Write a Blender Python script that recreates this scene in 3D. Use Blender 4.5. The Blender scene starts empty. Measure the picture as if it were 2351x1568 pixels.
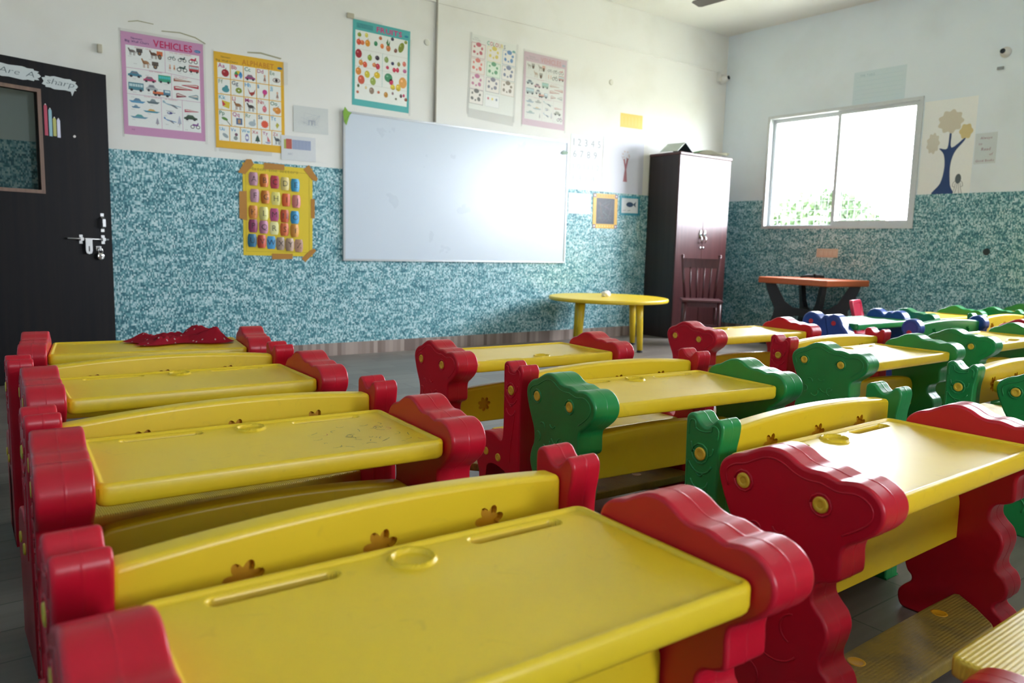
import bpy, bmesh, math, random
from mathutils import Vector, Matrix, Euler, noise

# ------------------------------------------------------------------ camera, light, exposure
S = bpy.context.scene
COL = S.collection
EXPOSURE = 5.66
SKY = 1.0
S.view_settings.view_transform = 'Standard'
S.view_settings.look = 'None'
S.view_settings.exposure = EXPOSURE
S.view_settings.gamma = 1.0
S.view_settings.use_curve_mapping = False

FPX, YAW, PITCH, ROLL, CAMZ = 1751.22, 0.64791, 0.12444, 0.026676, 0.94
def make_camera():
    fwd = Vector((math.sin(YAW)*math.cos(PITCH), math.cos(YAW)*math.cos(PITCH), -math.sin(PITCH)))
    right = Vector((math.cos(YAW), -math.sin(YAW), 0))
    up = right.cross(fwd)
    r2 = math.cos(ROLL)*right + math.sin(ROLL)*up
    u2 = -math.sin(ROLL)*right + math.cos(ROLL)*up
    m = Matrix((r2, u2, -fwd)).transposed().to_4x4()
    m.translation = (0, 0, CAMZ)
    c = bpy.data.cameras.new('camera'); c.sensor_width = 36; c.sensor_fit = 'HORIZONTAL'
    c.lens = FPX/2351*36; c.clip_start = 0.02; c.clip_end = 200
    c.dof.use_dof = True; c.dof.focus_distance = 2.2; c.dof.aperture_fstop = 4.5
    o = bpy.data.objects.new('camera', c); COL.objects.link(o); o.matrix_world = m
    S.camera = o
make_camera()

W = bpy.data.worlds.new('sky'); S.world = W; W.use_nodes = True
_bg = W.node_tree.nodes['Background']
_bg.inputs[0].default_value = (0.92, 0.97, 1.06, 1); _bg.inputs[1].default_value = SKY
S.cycles.use_denoising = True
S.cycles.max_bounces = 10; S.cycles.diffuse_bounces = 6; S.cycles.glossy_bounces = 4
S.cycles.transparent_max_bounces = 12
S.cycles.sample_clamp_indirect = 6.0
S.cycles.caustics_reflective = False; S.cycles.caustics_refractive = False

# room measures
DF, RW, LW, BW, ZC = 5.89, 7.496, -0.24, -3.6, 3.413     # front, right, left, back wall, ceiling
ZW, ZB = 1.525, 0.104                                     # wall paper top, tile skirting top
WZ0, WZ1 = 1.208, 2.438
WINS = [(3.598, 5.281), (0.80, 2.55)]       # openings of the right wall, along y
BACK_FILL = (1.2, 1.8)                                         # unseen back wall opening added for fill light, along x
_l = bpy.data.lights.new('sky_portal', 'AREA'); _l.shape = 'RECTANGLE'; _l.size = BACK_FILL[1]-BACK_FILL[0]; _l.size_y = WZ1-WZ0; _l.cycles.is_portal = True
_o = bpy.data.objects.new('sky_portal', _l); COL.objects.link(_o); _o.location = ((BACK_FILL[0]+BACK_FILL[1])/2, BW-0.17, (WZ0+WZ1)/2); _o.rotation_euler = (math.radians(90), 0, 0)
for (y0, y1) in WINS:                                     # portals only steer the sky's own light
    l = bpy.data.lights.new('sky_portal', 'AREA'); l.shape = 'RECTANGLE'
    l.size = WZ1-WZ0; l.size_y = y1-y0; l.cycles.is_portal = True
    o = bpy.data.objects.new('sky_portal', l); COL.objects.link(o)
    o.location = (RW+0.17, (y0+y1)/2, (WZ0+WZ1)/2); o.rotation_euler = (0, math.radians(90), 0)

# ------------------------------------------------------------------ materials
MATS = {}
def mat(name, col, rough=0.5, metal=0.0, spec=0.5, var=0.06, scale=30.0, sss=0.0, coat=0.0, bump=0.0):
    if name in MATS: return MATS[name]
    m = bpy.data.materials.new(name); m.use_nodes = True; nt = m.node_tree; N = nt.nodes
    b = N['Principled BSDF']
    tc = N.new('ShaderNodeTexCoord'); nz = N.new('ShaderNodeTexNoise'); nz.inputs['Scale'].default_value = scale
    nz.inputs['Detail'].default_value = 4
    nt.links.new(tc.outputs['Object'], nz.inputs['Vector'])
    mx = N.new('ShaderNodeMix'); mx.data_type = 'RGBA'
    mx.inputs['A'].default_value = (*[c*(1-var) for c in col], 1)
    mx.inputs['B'].default_value = (*[min(1, c*(1+var)) for c in col], 1)
    nt.links.new(nz.outputs['Fac'], mx.inputs['Factor'])
    nt.links.new(mx.outputs['Result'], b.inputs['Base Color'])
    b.inputs['Roughness'].default_value = rough; b.inputs['Metallic'].default_value = metal
    b.inputs['Specular IOR Level'].default_value = spec
    if coat: b.inputs['Coat Weight'].default_value = coat; b.inputs['Coat Roughness'].default_value = 0.08
    if sss:
        b.inputs['Subsurface Weight'].default_value = sss
        b.inputs['Subsurface Radius'].default_value = (1.0, 0.35, 0.25); b.inputs['Subsurface Scale'].default_value = 0.02
    if bump:
        bp = N.new('ShaderNodeBump'); bp.inputs['Strength'].default_value = bump; bp.inputs['Distance'].default_value = 0.01
        nt.links.new(nz.outputs['Fac'], bp.inputs['Height']); nt.links.new(bp.outputs['Normal'], b.inputs['Normal'])
    MATS[name] = m
    return m

def plastic(name, col, dark, rough=0.32, marks=0.5, sss=0.12, wear=(0.55, 0.5, 0.42), spec=0.65):
    """moulded plastic: flat colour, blotchy soiling and thin scuffs, differing from copy to copy"""
    m = bpy.data.materials.new(name); m.use_nodes = True; nt = m.node_tree; N = nt.nodes; L = nt.links
    b = N['Principled BSDF']
    tc = N.new('ShaderNodeTexCoord'); oi = N.new('ShaderNodeObjectInfo')
    off = N.new('ShaderNodeVectorMath'); off.operation = 'ADD'
    cmb = N.new('ShaderNodeCombineXYZ')
    mu = N.new('ShaderNodeMath'); mu.operation = 'MULTIPLY'; mu.inputs[1].default_value = 37.0
    L.new(oi.outputs['Random'], mu.inputs[0])
    for k in range(3): L.new(mu.outputs[0], cmb.inputs[k])
    L.new(tc.outputs['Object'], off.inputs[0]); L.new(cmb.outputs[0], off.inputs[1])
    def nz(scale, detail=5, dist=0.0):
        n = N.new('ShaderNodeTexNoise'); n.inputs['Scale'].default_value = scale
        n.inputs['Detail'].default_value = detail; n.inputs['Distortion'].default_value = dist
        L.new(off.outputs[0], n.inputs['Vector']); return n
    def ramp(src, p0, p1):
        r = N.new('ShaderNodeMapRange'); r.inputs['From Min'].default_value = p0; r.inputs['From Max'].default_value = p1
        L.new(src, r.inputs['Value']); return r.outputs['Result']
    def mix(fac, a, bcol):
        x = N.new('ShaderNodeMix'); x.data_type = 'RGBA'
        L.new(fac, x.inputs['Factor'])
        for key, val in (('A', a), ('B', bcol)):
            if isinstance(val, tuple): x.inputs[key].default_value = (*val, 1)
            else: L.new(val, x.inputs[key])
        return x.outputs['Result']
    def scaled(src, k):
        q = N.new('ShaderNodeMath'); q.operation = 'MULTIPLY'; q.inputs[1].default_value = k
        L.new(src, q.inputs[0]); return q.outputs[0]
    blotch = nz(6, 6)
    c1 = mix(scaled(ramp(blotch.outputs['Fac'], 0.35, 0.75), 0.5), col, dark)
    grime = nz(22, 8, 1.5)
    c2 = mix(scaled(ramp(grime.outputs['Fac'], 0.62, 0.78), marks), c1, tuple(d*0.55+0.03 for d in dark))
    pale = nz(9, 7, 0.6)
    c3 = mix(scaled(ramp(pale.outputs['Fac'], 0.56, 0.75), marks*0.5), c2, wear)
    L.new(c3, b.inputs['Base Color'])
    rr = N.new('ShaderNodeMapRange'); rr.inputs['To Min'].default_value = rough-0.03; rr.inputs['To Max'].default_value = rough+0.05
    L.new(blotch.outputs['Fac'], rr.inputs['Value']); L.new(rr.outputs['Result'], b.inputs['Roughness'])
    b.inputs['Specular IOR Level'].default_value = spec
    if sss:
        b.inputs['Subsurface Weight'].default_value = sss
        b.inputs['Subsurface Radius'].default_value = tuple(0.15+0.85*c/max(col) for c in col)
        b.inputs['Subsurface Scale'].default_value = 0.02
    fine = nz(160, 3)
    bp = N.new('ShaderNodeBump'); bp.inputs['Strength'].default_value = 0.03; bp.inputs['Distance'].default_value = 0.002
    L.new(fine.outputs['Fac'], bp.inputs['Height']); L.new(bp.outputs['Normal'], b.inputs['Normal'])
    MATS[name] = m
    return m

RED = plastic('red_plastic', (0.54, 0.005, 0.024), (0.42, 0.004, 0.017), 0.33, 0.10, 0.05, (0.54, 0.015, 0.04), 0.45)
GREEN = plastic('green_plastic', (0.010, 0.26, 0.060), (0.006, 0.17, 0.045), 0.30, 0.2, 0.05, (0.06, 0.28, 0.11))
YELLOW = plastic('yellow_plastic', (0.79, 0.56, 0.016), (0.75, 0.51, 0.013), 0.37, 0.26, 0.05, (0.76, 0.60, 0.10))
BLUE = plastic('blue_plastic', (0.020, 0.075, 0.36), (0.012, 0.05, 0.24), 0.30, 0.2, 0.04, (0.08, 0.15, 0.4))
CAPY = mat('cap_yellow', (0.72, 0.46, 0.035), 0.4)
CAPR = mat('cap_red', (0.55, 0.03, 0.05), 0.4)
TROUGH_SHADE = plastic('trough_shade_yellow', (0.62, 0.42, 0.010), (0.52, 0.34, 0.010), 0.6, 0.3, 0.0)  # shade inside the pencil troughs, painted as a darker yellow
RECESS = plastic('recess_shade_orange', (0.66, 0.33, 0.006), (0.56, 0.26, 0.005), 0.4, 0.2, 0.0)  # shading of the recess depth, painted as a darker orange

def ribbed_yellow(name, ca, cb, rough=0.38):
    m = bpy.data.materials.new(name); m.use_nodes = True; nt = m.node_tree; N = nt.nodes; L = nt.links
    b = N['Principled BSDF']
    tc = N.new('ShaderNodeTexCoord'); sp = N.new('ShaderNodeSeparateXYZ'); L.new(tc.outputs['Object'], sp.inputs[0])
    w1 = N.new('ShaderNodeTexWave'); w1.wave_type = 'BANDS'; w1.bands_direction = 'X'; w1.inputs['Scale'].default_value = 62
    w2 = N.new('ShaderNodeTexWave'); w2.wave_type = 'BANDS'; w2.bands_direction = 'Y'; w2.inputs['Scale'].default_value = 40
    for w in (w1, w2): L.new(tc.outputs['Object'], w.inputs['Vector'])
    mm = N.new('ShaderNodeMath'); mm.operation = 'MULTIPLY'; L.new(w1.outputs['Fac'], mm.inputs[0]); L.new(w2.outputs['Fac'], mm.inputs[1])
    nz = N.new('ShaderNodeTexNoise'); nz.inputs['Scale'].default_value = 14; nz.inputs['Detail'].default_value = 6
    L.new(tc.outputs['Object'], nz.inputs['Vector'])
    mr = N.new('ShaderNodeMapRange'); mr.inputs['From Min'].default_value = 0.45; mr.inputs['From Max'].default_value = 0.75
    L.new(nz.outputs['Fac'], mr.inputs['Value'])
    mx = N.new('ShaderNodeMix'); mx.data_type = 'RGBA'
    mx.inputs['A'].default_value = (*ca, 1); mx.inputs['B'].default_value = (*cb, 1)
    L.new(mr.outputs['Result'], mx.inputs['Factor']); L.new(mx.outputs['Result'], b.inputs['Base Color'])
    b.inputs['Roughness'].default_value = rough
    bp = N.new('ShaderNodeBump'); bp.inputs['Strength'].default_value = 0.6; bp.inputs['Distance'].default_value = 0.002
    L.new(mm.outputs[0], bp.inputs['Height']); L.new(bp.outputs['Normal'], b.inputs['Normal'])
    return m
RIBBED = ribbed_yellow('ribbed_yellow_plastic', (0.74, 0.56, 0.06), (0.55, 0.42, 0.09))
DIRTY_SHADED = ribbed_yellow('shaded_worn_yellow_plastic', (0.30, 0.20, 0.03), (0.15, 0.11, 0.04), 0.6)  # dirty yellow, darkened further to paint in the shade under the desks

def wallpaper():
    """teal printed wall covering: small pale flecks in tiny cells, over slanting cloudy waves"""
    m = bpy.data.materials.new('teal_mosaic_wallpaper'); m.use_nodes = True; nt = m.node_tree; N = nt.nodes; L = nt.links
    b = N['Principled BSDF']; b.inputs['Roughness'].default_value = 0.5; b.inputs['Specular IOR Level'].default_value = 0.4
    tc = N.new('ShaderNodeTexCoord')
    sp = N.new('ShaderNodeSeparateXYZ'); L.new(tc.outputs['Object'], sp.inputs[0])
    ad = N.new('ShaderNodeMath'); ad.operation = 'ADD'; L.new(sp.outputs[0], ad.inputs[0]); L.new(sp.outputs[1], ad.inputs[1])
    uv = N.new('ShaderNodeCombineXYZ'); L.new(ad.outputs[0], uv.inputs[0]); L.new(sp.outputs[2], uv.inputs[1])
    sn = N.new('ShaderNodeVectorMath'); sn.operation = 'SNAP'; L.new(uv.outputs[0], sn.inputs[0]); sn.inputs[1].default_value = (0.0085, 0.013, 1)
    wn = N.new('ShaderNodeTexWhiteNoise'); wn.noise_dimensions = '2D'; L.new(sn.outputs[0], wn.inputs['Vector'])
    mp = N.new('ShaderNodeMapping'); mp.inputs['Rotation'].default_value = (0, 0, -0.55); mp.inputs['Scale'].default_value = (6.5, 19, 1)
    L.new(uv.outputs[0], mp.inputs['Vector'])
    nz = N.new('ShaderNodeTexNoise'); nz.inputs['Scale'].default_value = 1.0; nz.inputs['Detail'].default_value = 3; nz.inputs['Distortion'].default_value = 1.2
    L.new(mp.outputs[0], nz.inputs['Vector'])
    n2 = N.new('ShaderNodeTexNoise'); n2.inputs['Scale'].default_value = 42; n2.inputs['Detail'].default_value = 2
    L.new(uv.outputs[0], n2.inputs['Vector'])
    a1 = N.new('ShaderNodeMath'); a1.operation = 'MULTIPLY_ADD'; L.new(wn.outputs['Value'], a1.inputs[0]); a1.inputs[1].default_value = 0.78
    L.new(nz.outputs['Fac'], a1.inputs[2])
    a2 = N.new('ShaderNodeMath'); a2.operation = 'MULTIPLY_ADD'; L.new(n2.outputs['Fac'], a2.inputs[0]); a2.inputs[1].default_value = 0.34
    L.new(a1.outputs[0], a2.inputs[2])
    cr = N.new('ShaderNodeValToRGB'); e = cr.color_ramp
    mr = N.new('ShaderNodeMapRange'); mr.inputs['From Min'].default_value = 0.62; mr.inputs['From Max'].default_value = 1.45
    L.new(a2.outputs[0], mr.inputs['Value']); L.new(mr.outputs['Result'], cr.inputs['Fac'])
    e.elements[0].position = 0.05; e.elements[0].color = (0.035, 0.155, 0.20, 1)
    e.elements[1].position = 1.0; e.elements[1].color = (0.62, 0.80, 0.82, 1)
    for p, c in ((0.32, (0.075, 0.25, 0.30)), (0.52, (0.16, 0.40, 0.45)), (0.72, (0.36, 0.60, 0.64))):
        q = e.elements.new(p); q.color = (*c, 1)
    L.new(cr.outputs['Color'], b.inputs['Base Color'])
    return m
PAPER = wallpaper()

def plaster(name, c, stain):
    m = bpy.data.materials.new(name); m.use_nodes = True; nt = m.node_tree; N = nt.nodes; L = nt.links
    b = N['Principled BSDF']; b.inputs['Roughness'].default_value = 0.75; b.inputs['Specular IOR Level'].default_value = 0.25
    tc = N.new('ShaderNodeTexCoord')
    n1 = N.new('ShaderNodeTexNoise'); n1.inputs['Scale'].default_value = 2.2; n1.inputs['Detail'].default_value = 8
    n2 = N.new('ShaderNodeTexNoise'); n2.inputs['Scale'].default_value = 90; n2.inputs['Detail'].default_value = 3
    for n in (n1, n2): L.new(tc.outputs['Object'], n.inputs['Vector'])
    mr = N.new('ShaderNodeMapRange'); mr.inputs['From Min'].default_value = 0.5; mr.inputs['From Max'].default_value = 0.8
    L.new(n1.outputs['Fac'], mr.inputs['Value'])
    mx = N.new('ShaderNodeMix'); mx.data_type = 'RGBA'; mx.inputs['A'].default_value = (*c, 1); mx.inputs['B'].default_value = (*stain, 1)
    L.new(mr.outputs['Result'], mx.inputs['Factor']); L.new(mx.outputs['Result'], b.inputs['Base Color'])
    bp = N.new('ShaderNodeBump'); bp.inputs['Strength'].default_value = 0.12; bp.inputs['Distance'].default_value = 0.003
    L.new(n2.outputs['Fac'], bp.inputs['Height']); L.new(bp.outputs['Normal'], b.inputs['Normal'])
    return m
WALLM = plaster('cream_wall_paint', (0.80, 0.805, 0.77), (0.74, 0.735, 0.68))
WALLR = plaster('flare_tinted_wall_paint', (0.78, 0.86, 0.92), (0.73, 0.80, 0.84))  # window flare put into this wall's colour as a bluish tint
CEILM = plaster('ceiling_paint', (0.80, 0.81, 0.77), (0.76, 0.77, 0.72))

def floor_mat():
    m = bpy.data.materials.new('wood_look_floor_tiles'); m.use_nodes = True; nt = m.node_tree; N = nt.nodes; L = nt.links
    b = N['Principled BSDF']; b.inputs['Roughness'].default_value = 0.36; b.inputs['Specular IOR Level'].default_value = 0.5
    tc = N.new('ShaderNodeTexCoord')
    br = N.new('ShaderNodeTexBrick'); br.inputs['Scale'].default_value = 1.0
    br.inputs['Brick Width'].default_value = 0.62; br.inputs['Row Height'].default_value = 0.16; br.inputs['Mortar Size'].default_value = 0.0025
    br.inputs['Color1'].default_value = (0.165, 0.14, 0.12, 1); br.inputs['Color2'].default_value = (0.235, 0.205, 0.18, 1)
    br.inputs['Mortar'].default_value = (0.09, 0.08, 0.07, 1)
    L.new(tc.outputs['Object'], br.inputs['Vector'])
    mp = N.new('ShaderNodeMapping'); mp.inputs['Scale'].default_value = (3, 40, 1); L.new(tc.outputs['Object'], mp.inputs['Vector'])
    nz = N.new('ShaderNodeTexNoise'); nz.inputs['Scale'].default_value = 1; nz.inputs['Detail'].default_value = 5
    L.new(mp.outputs[0], nz.inputs['Vector'])
    mx = N.new('ShaderNodeMix'); mx.data_type = 'RGBA'; mx.blend_type = 'MULTIPLY'; mx.inputs['Factor'].default_value = 0.55
    cr = N.new('ShaderNodeMapRange'); cr.inputs['To Min'].default_value = 0.45; cr.inputs['To Max'].default_value = 1.35
    L.new(nz.outputs['Fac'], cr.inputs['Value'])
    L.new(br.outputs['Color'], mx.inputs['A']); L.new(cr.outputs['Result'], mx.inputs['B']); L.new(mx.outputs['Result'], b.inputs['Base Color'])
    return m
def skirt_mat():
    m = bpy.data.materials.new('striped_skirting_tile'); m.use_nodes = True; nt = m.node_tree; N = nt.nodes; L = nt.links
    b = N['Principled BSDF']; b.inputs['Roughness'].default_value = 0.4
    tc = N.new('ShaderNodeTexCoord'); sp = N.new('ShaderNodeSeparateXYZ'); L.new(tc.outputs['Object'], sp.inputs[0])
    ad = N.new('ShaderNodeMath'); ad.operation = 'ADD'; L.new(sp.outputs[0], ad.inputs[0]); L.new(sp.outputs[1], ad.inputs[1])
    s = N.new('ShaderNodeMath'); s.operation = 'SNAP'; s.inputs[1].default_value = 0.037; L.new(ad.outputs[0], s.inputs[0])
    wn = N.new('ShaderNodeTexWhiteNoise'); wn.noise_dimensions = '1D'; L.new(s.outputs[0], wn.inputs['W'])
    cr = N.new('ShaderNodeValToRGB'); L.new(wn.outputs['Value'], cr.inputs['Fac'])
    cr.color_ramp.elements[0].color = (0.19, 0.14, 0.12, 1); cr.color_ramp.elements[1].color = (0.44, 0.36, 0.32, 1)
    L.new(cr.outputs['Color'], b.inputs['Base Color'])
    return m
def wood(name, c1, c2, rough=0.35, axis='Z', scale=1.0, spec=0.5):
    m = bpy.data.materials.new(name); m.use_nodes = True; nt = m.node_tree; N = nt.nodes; L = nt.links
    b = N['Principled BSDF']; b.inputs['Roughness'].default_value = rough; b.inputs['Specular IOR Level'].default_value = spec
    tc = N.new('ShaderNodeTexCoord'); mp = N.new('ShaderNodeMapping')
    sc = {'Z': (45, 45, 1.5), 'X': (1.5, 45, 45), 'Y': (45, 1.5, 45)}[axis]
    mp.inputs['Scale'].default_value = tuple(x*scale for x in sc); L.new(tc.outputs['Object'], mp.inputs['Vector'])
    nz = N.new('ShaderNodeTexNoise'); nz.inputs['Scale'].default_value = 1; nz.inputs['Detail'].default_value = 5; L.new(mp.outputs[0], nz.inputs['Vector'])
    cr = N.new('ShaderNodeValToRGB'); L.new(nz.outputs['Fac'], cr.inputs['Fac'])
    cr.color_ramp.elements[0].position = 0.3; cr.color_ramp.elements[1].position = 0.7
    cr.color_ramp.elements[0].color = (*c1, 1); cr.color_ramp.elements[1].color = (*c2, 1)
    L.new(cr.outputs['Color'], b.inputs['Base Color'])
    return m
def glass_mat(name, tint=(1, 1, 1), refl=1.0):
    m = bpy.data.materials.new(name); m.use_nodes = True; nt = m.node_tree; N = nt.nodes; L = nt.links
    N.remove(N['Principled BSDF'])
    t = N.new('ShaderNodeBsdfTransparent'); t.inputs[0].default_value = (*tint, 1)
    g = N.new('ShaderNodeBsdfGlossy'); g.inputs['Roughness'].default_value = 0.02
    f = N.new('ShaderNodeLayerWeight'); pw = N.new('ShaderNodeMath'); pw.operation = 'POWER'; pw.inputs[1].default_value = 5
    L.new(f.outputs['Facing'], pw.inputs[0])
    mu = N.new('ShaderNodeMath'); mu.operation = 'MULTIPLY_ADD'; mu.inputs[1].default_value = 0.8; mu.inputs[2].default_value = 0.04*refl; L.new(pw.outputs[0], mu.inputs[0])
    x = N.new('ShaderNodeMixShader'); L.new(mu.outputs[0], x.inputs[0]); L.new(t.outputs[0], x.inputs[1]); L.new(g.outputs[0], x.inputs[2])
    L.new(x.outputs[0], N['Material Output'].inputs[0])
    return m
FLOORM = floor_mat(); SKIRT = skirt_mat()
DOORM = wood('dark_laminate', (0.003, 0.004, 0.006), (0.010, 0.008, 0.008), 0.5, 'Z', 0.6, 0.15)
FRAMEW = wood('brown_beading', (0.13, 0.075, 0.05), (0.19, 0.11, 0.075), 0.5)
WARD = wood('wine_laminate', (0.050, 0.014, 0.016), (0.085, 0.026, 0.026), 0.33, 'Z', 0.5, 0.6)
WARDS = wood('dark_side_laminate', (0.022, 0.017, 0.019), (0.034, 0.026, 0.028), 0.4, 'Z', 0.5)
CHAIRW = wood('dark_red_wood', (0.055, 0.014, 0.018), (0.085, 0.024, 0.028), 0.3)
ORANGE = mat('orange_laminate', (0.50, 0.115, 0.035), 0.35)
BLACKP = mat('black_plastic', (0.014, 0.018, 0.022), 0.45)
STEEL = mat('steel', (0.55, 0.55, 0.55), 0.32, 0.9)
CHROME = mat('chrome', (0.8, 0.8, 0.8), 0.14, 1.0)
ALU = mat('aluminium_frame', (0.55, 0.58, 0.60), 0.35, 0.6)
ALUW = mat('window_frame_grey', (0.62, 0.66, 0.68), 0.4, 0.3)
WHITEP = mat('white_plastic', (0.75, 0.75, 0.72), 0.4)
DARKLENS = mat('dark_lens', (0.02, 0.03, 0.035), 0.15)
GLASS = glass_mat('window_glass'); DGLASS = glass_mat('door_glass', (0.76, 0.80, 0.79), 0.6)
def film_mat():
    m = glass_mat('clear_tape', (1, 1, 1), 2.5); nt = m.node_tree; N = nt.nodes
    d = N.new('ShaderNodeBsdfDiffuse'); d.inputs[0].default_value = (0.8, 0.8, 0.76, 1); x = N.new('ShaderNodeMixShader'); x.inputs[0].default_value = 0.07
    out = N['Material Output']; src = out.inputs[0].links[0].from_socket
    nt.links.new(src, x.inputs[1]); nt.links.new(d.outputs[0], x.inputs[2]); nt.links.new(x.outputs[0], out.inputs[0]); return m
FILM = film_mat()
TAPE = mat('brown_tape', (0.48, 0.23, 0.055), 0.25)
GRIME = mat('wall_stain', (0.33, 0.31, 0.22), 0.8)

# ------------------------------------------------------------------ object helpers
def link(name, me, m=None, parent=None, smooth=None):
    o = bpy.data.objects.new(name, me); COL.objects.link(o)
    if m is not None:
        for x in (m if isinstance(m, (list, tuple)) else [m]): me.materials.append(x)
    if parent is not None: o.parent = parent
    return o
def tag(o, label=None, cat=None, group=None, kind=None):
    if label: o['label'] = label
    if cat: o['category'] = cat
    if group: o['group'] = group
    if kind: o['kind'] = kind
    return o
def thing(name, label, cat, loc=(0, 0, 0), rz=0, group=None):
    o = bpy.data.objects.new(name, None); COL.objects.link(o); o.empty_display_size = 0.05
    o.location = loc; o.rotation_euler = (0, 0, rz)
    return tag(o, label, cat, group)
def tomesh(bm, name, smooth=False):
    me = bpy.data.meshes.new(name)
    bmesh.ops.recalc_face_normals(bm, faces=bm.faces[:])
    if smooth:
        for f in bm.faces: f.smooth = True
    bm.to_mesh(me); bm.free(); return me
def add_box(bm, x0, x1, y0, y1, z0, z1, M=None, mi=0):
    vs = [bm.verts.new(((x0, x1)[i & 1], (y0, y1)[i >> 1 & 1], (z0, z1)[i >> 2 & 1])) for i in range(8)]
    if M is not None:
        for v in vs: v.co = M @ v.co
    for q in ((0, 2, 3, 1), (4, 5, 7, 6), (0, 1, 5, 4), (2, 6, 7, 3), (0, 4, 6, 2), (1, 3, 7, 5)):
        f = bm.faces.new([vs[i] for i in q]); f.material_index = mi
    return vs
def bev_box(x0, x1, y0, y1, z0, z1, r=0.004, seg=2, M=None):
    bm = bmesh.new(); add_box(bm, x0, x1, y0, y1, z0, z1)
    bmesh.ops.bevel(bm, geom=bm.edges[:], offset=r, segments=seg, affect='EDGES', profile=0.5)
    if M is not None: bmesh.ops.transform(bm, matrix=M, verts=bm.verts[:])
    return bm
def add_tube(bm, pts, r, n=10, closed=False, caps=True, mi=0):
    pts = [Vector(p) for p in pts]; rs = r if isinstance(r, (list, tuple)) else [r]*len(pts)
    rings = []; prev = None
    for i, p in enumerate(pts):
        a = pts[(i-1) % len(pts)] if (closed or i > 0) else p
        b = pts[(i+1) % len(pts)] if (closed or i < len(pts)-1) else p
        t = (b-a); t = t.normalized() if t.length > 1e-9 else Vector((0, 0, 1))
        if prev is None:
            ref = Vector((0, 0, 1)) if abs(t.z) < 0.9 else Vector((1, 0, 0)); nx = t.cross(ref).normalized()
        else:
            nx = prev - t*prev.dot(t); nx = nx.normalized() if nx.length > 1e-6 else t.orthogonal().normalized()
        prev = nx; ny = t.cross(nx)
        rings.append([bm.verts.new(p + rs[i]*(math.cos(2*math.pi*k/n)*nx + math.sin(2*math.pi*k/n)*ny)) for k in range(n)])
    m = len(rings)
    for i in range(m if closed else m-1):
        A, B = rings[i], rings[(i+1) % m]
        for k in range(n):
            f = bm.faces.new((A[k], A[(k+1) % n], B[(k+1) % n], B[k])); f.smooth = True; f.material_index = mi
    if caps and not closed:
        for R in (rings[0], rings[-1]):
            f = bm.faces.new(R); f.material_index = mi
def add_lathe(bm, prof, n=24, M=None, mi=0):
    rings = []
    for (r, z) in prof:
        vs = [bm.verts.new((max(r, 1e-5)*math.cos(2*math.pi*k/n), max(r, 1e-5)*math.sin(2*math.pi*k/n), z)) for k in range(n)]
        if M is not None:
            for v in vs: v.co = M @ v.co
        rings.append(vs)
    for A, B in zip(rings[:-1], rings[1:]):
        for k in range(n):
            f = bm.faces.new((A[k], A[(k+1) % n], B[(k+1) % n], B[k])); f.smooth = True; f.material_index = mi
    for R in (rings[0], rings[-1]):
        f = bm.faces.new(R); f.material_index = mi
def spline(pts, sub=5, closed=True):
    out = []; n = len(pts)
    for i in range(n if closed else n-1):
        if closed: p = [pts[(i+k-1) % n] for k in range(4)]
        else: p = [pts[max(0, min(n-1, i+k-1))] for k in range(4)]
        for s in range(sub):
            t = s/sub
            out.append(tuple(0.5*(2*p[1][d] + (-p[0][d]+p[2][d])*t + (2*p[0][d]-5*p[1][d]+4*p[2][d]-p[3][d])*t*t
                       + (-p[0][d]+3*p[1][d]-3*p[2][d]+p[3][d])*t**3) for d in range(len(p[0]))))
    if not closed: out.append(tuple(pts[-1]))
    return out
def area2(p): return sum(p[i][0]*p[(i+1) % len(p)][1]-p[(i+1) % len(p)][0]*p[i][1] for i in range(len(p)))
def inset(pts, d):
    if area2(pts) < 0: d = -d
    n = len(pts); out = []
    for i in range(n):
        a, b, c = pts[i-1], pts[i], pts[(i+1) % n]
        e1 = Vector((b[0]-a[0], b[1]-a[1])); e2 = Vector((c[0]-b[0], c[1]-b[1]))
        e1 = e1.normalized() if e1.length > 1e-9 else e2.normalized(); e2 = e2.normalized() if e2.length > 1e-9 else e1
        nn = Vector((-e1.y-e2.y, e1.x+e2.x)); nn = nn.normalized() if nn.length > 1e-6 else Vector((-e1.y, e1.x))
        out.append((b[0]+nn.x*d, b[1]+nn.y*d))
    return out
def slab(bm, outline, t, r, place, seam=True, face=None, mi=0):
    """closed outline swept to a thick moulding with rounded rims; place(p, w) gives the 3-D point at depth w"""
    prof = []
    if face: prof += [(face[1], r+face[0]+0.004), (0.0, r+face[0])]
    for k in range(5):
        a = k/4*math.pi/2; prof.append((r*(1-math.sin(a)), r*(1-math.cos(a))))
    prof = prof[:len(prof)-5] + [(r*(1-math.cos(k/4*math.pi/2)), r*(1-math.sin(k/4*math.pi/2))) for k in range(5)]
    prof += [(r+0.002, 0)]
    if seam: prof += [(t/2-0.003, 0), (t/2-0.0012, 0), (t/2, -0.0007), (t/2+0.0012, 0)]
    full = prof + [(t-d, i) for d, i in reversed(prof[:len(prof)-4] if seam else prof)]
    if seam: full.insert(len(prof), (t/2+0.003, 0))
    rings = [[bm.verts.new(place(p, d)) for p in (inset(outline, i) if abs(i) > 1e-9 else outline)] for d, i in full]
    n = len(outline)
    for A, B in zip(rings[:-1], rings[1:]):
        for k in range(n):
            f = bm.faces.new((A[k], A[(k+1) % n], B[(k+1) % n], B[k])); f.smooth = True; f.material_index = mi
    for R in (rings[0], rings[-1]):
        f = bm.faces.new(R); f.material_index = mi
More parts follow.
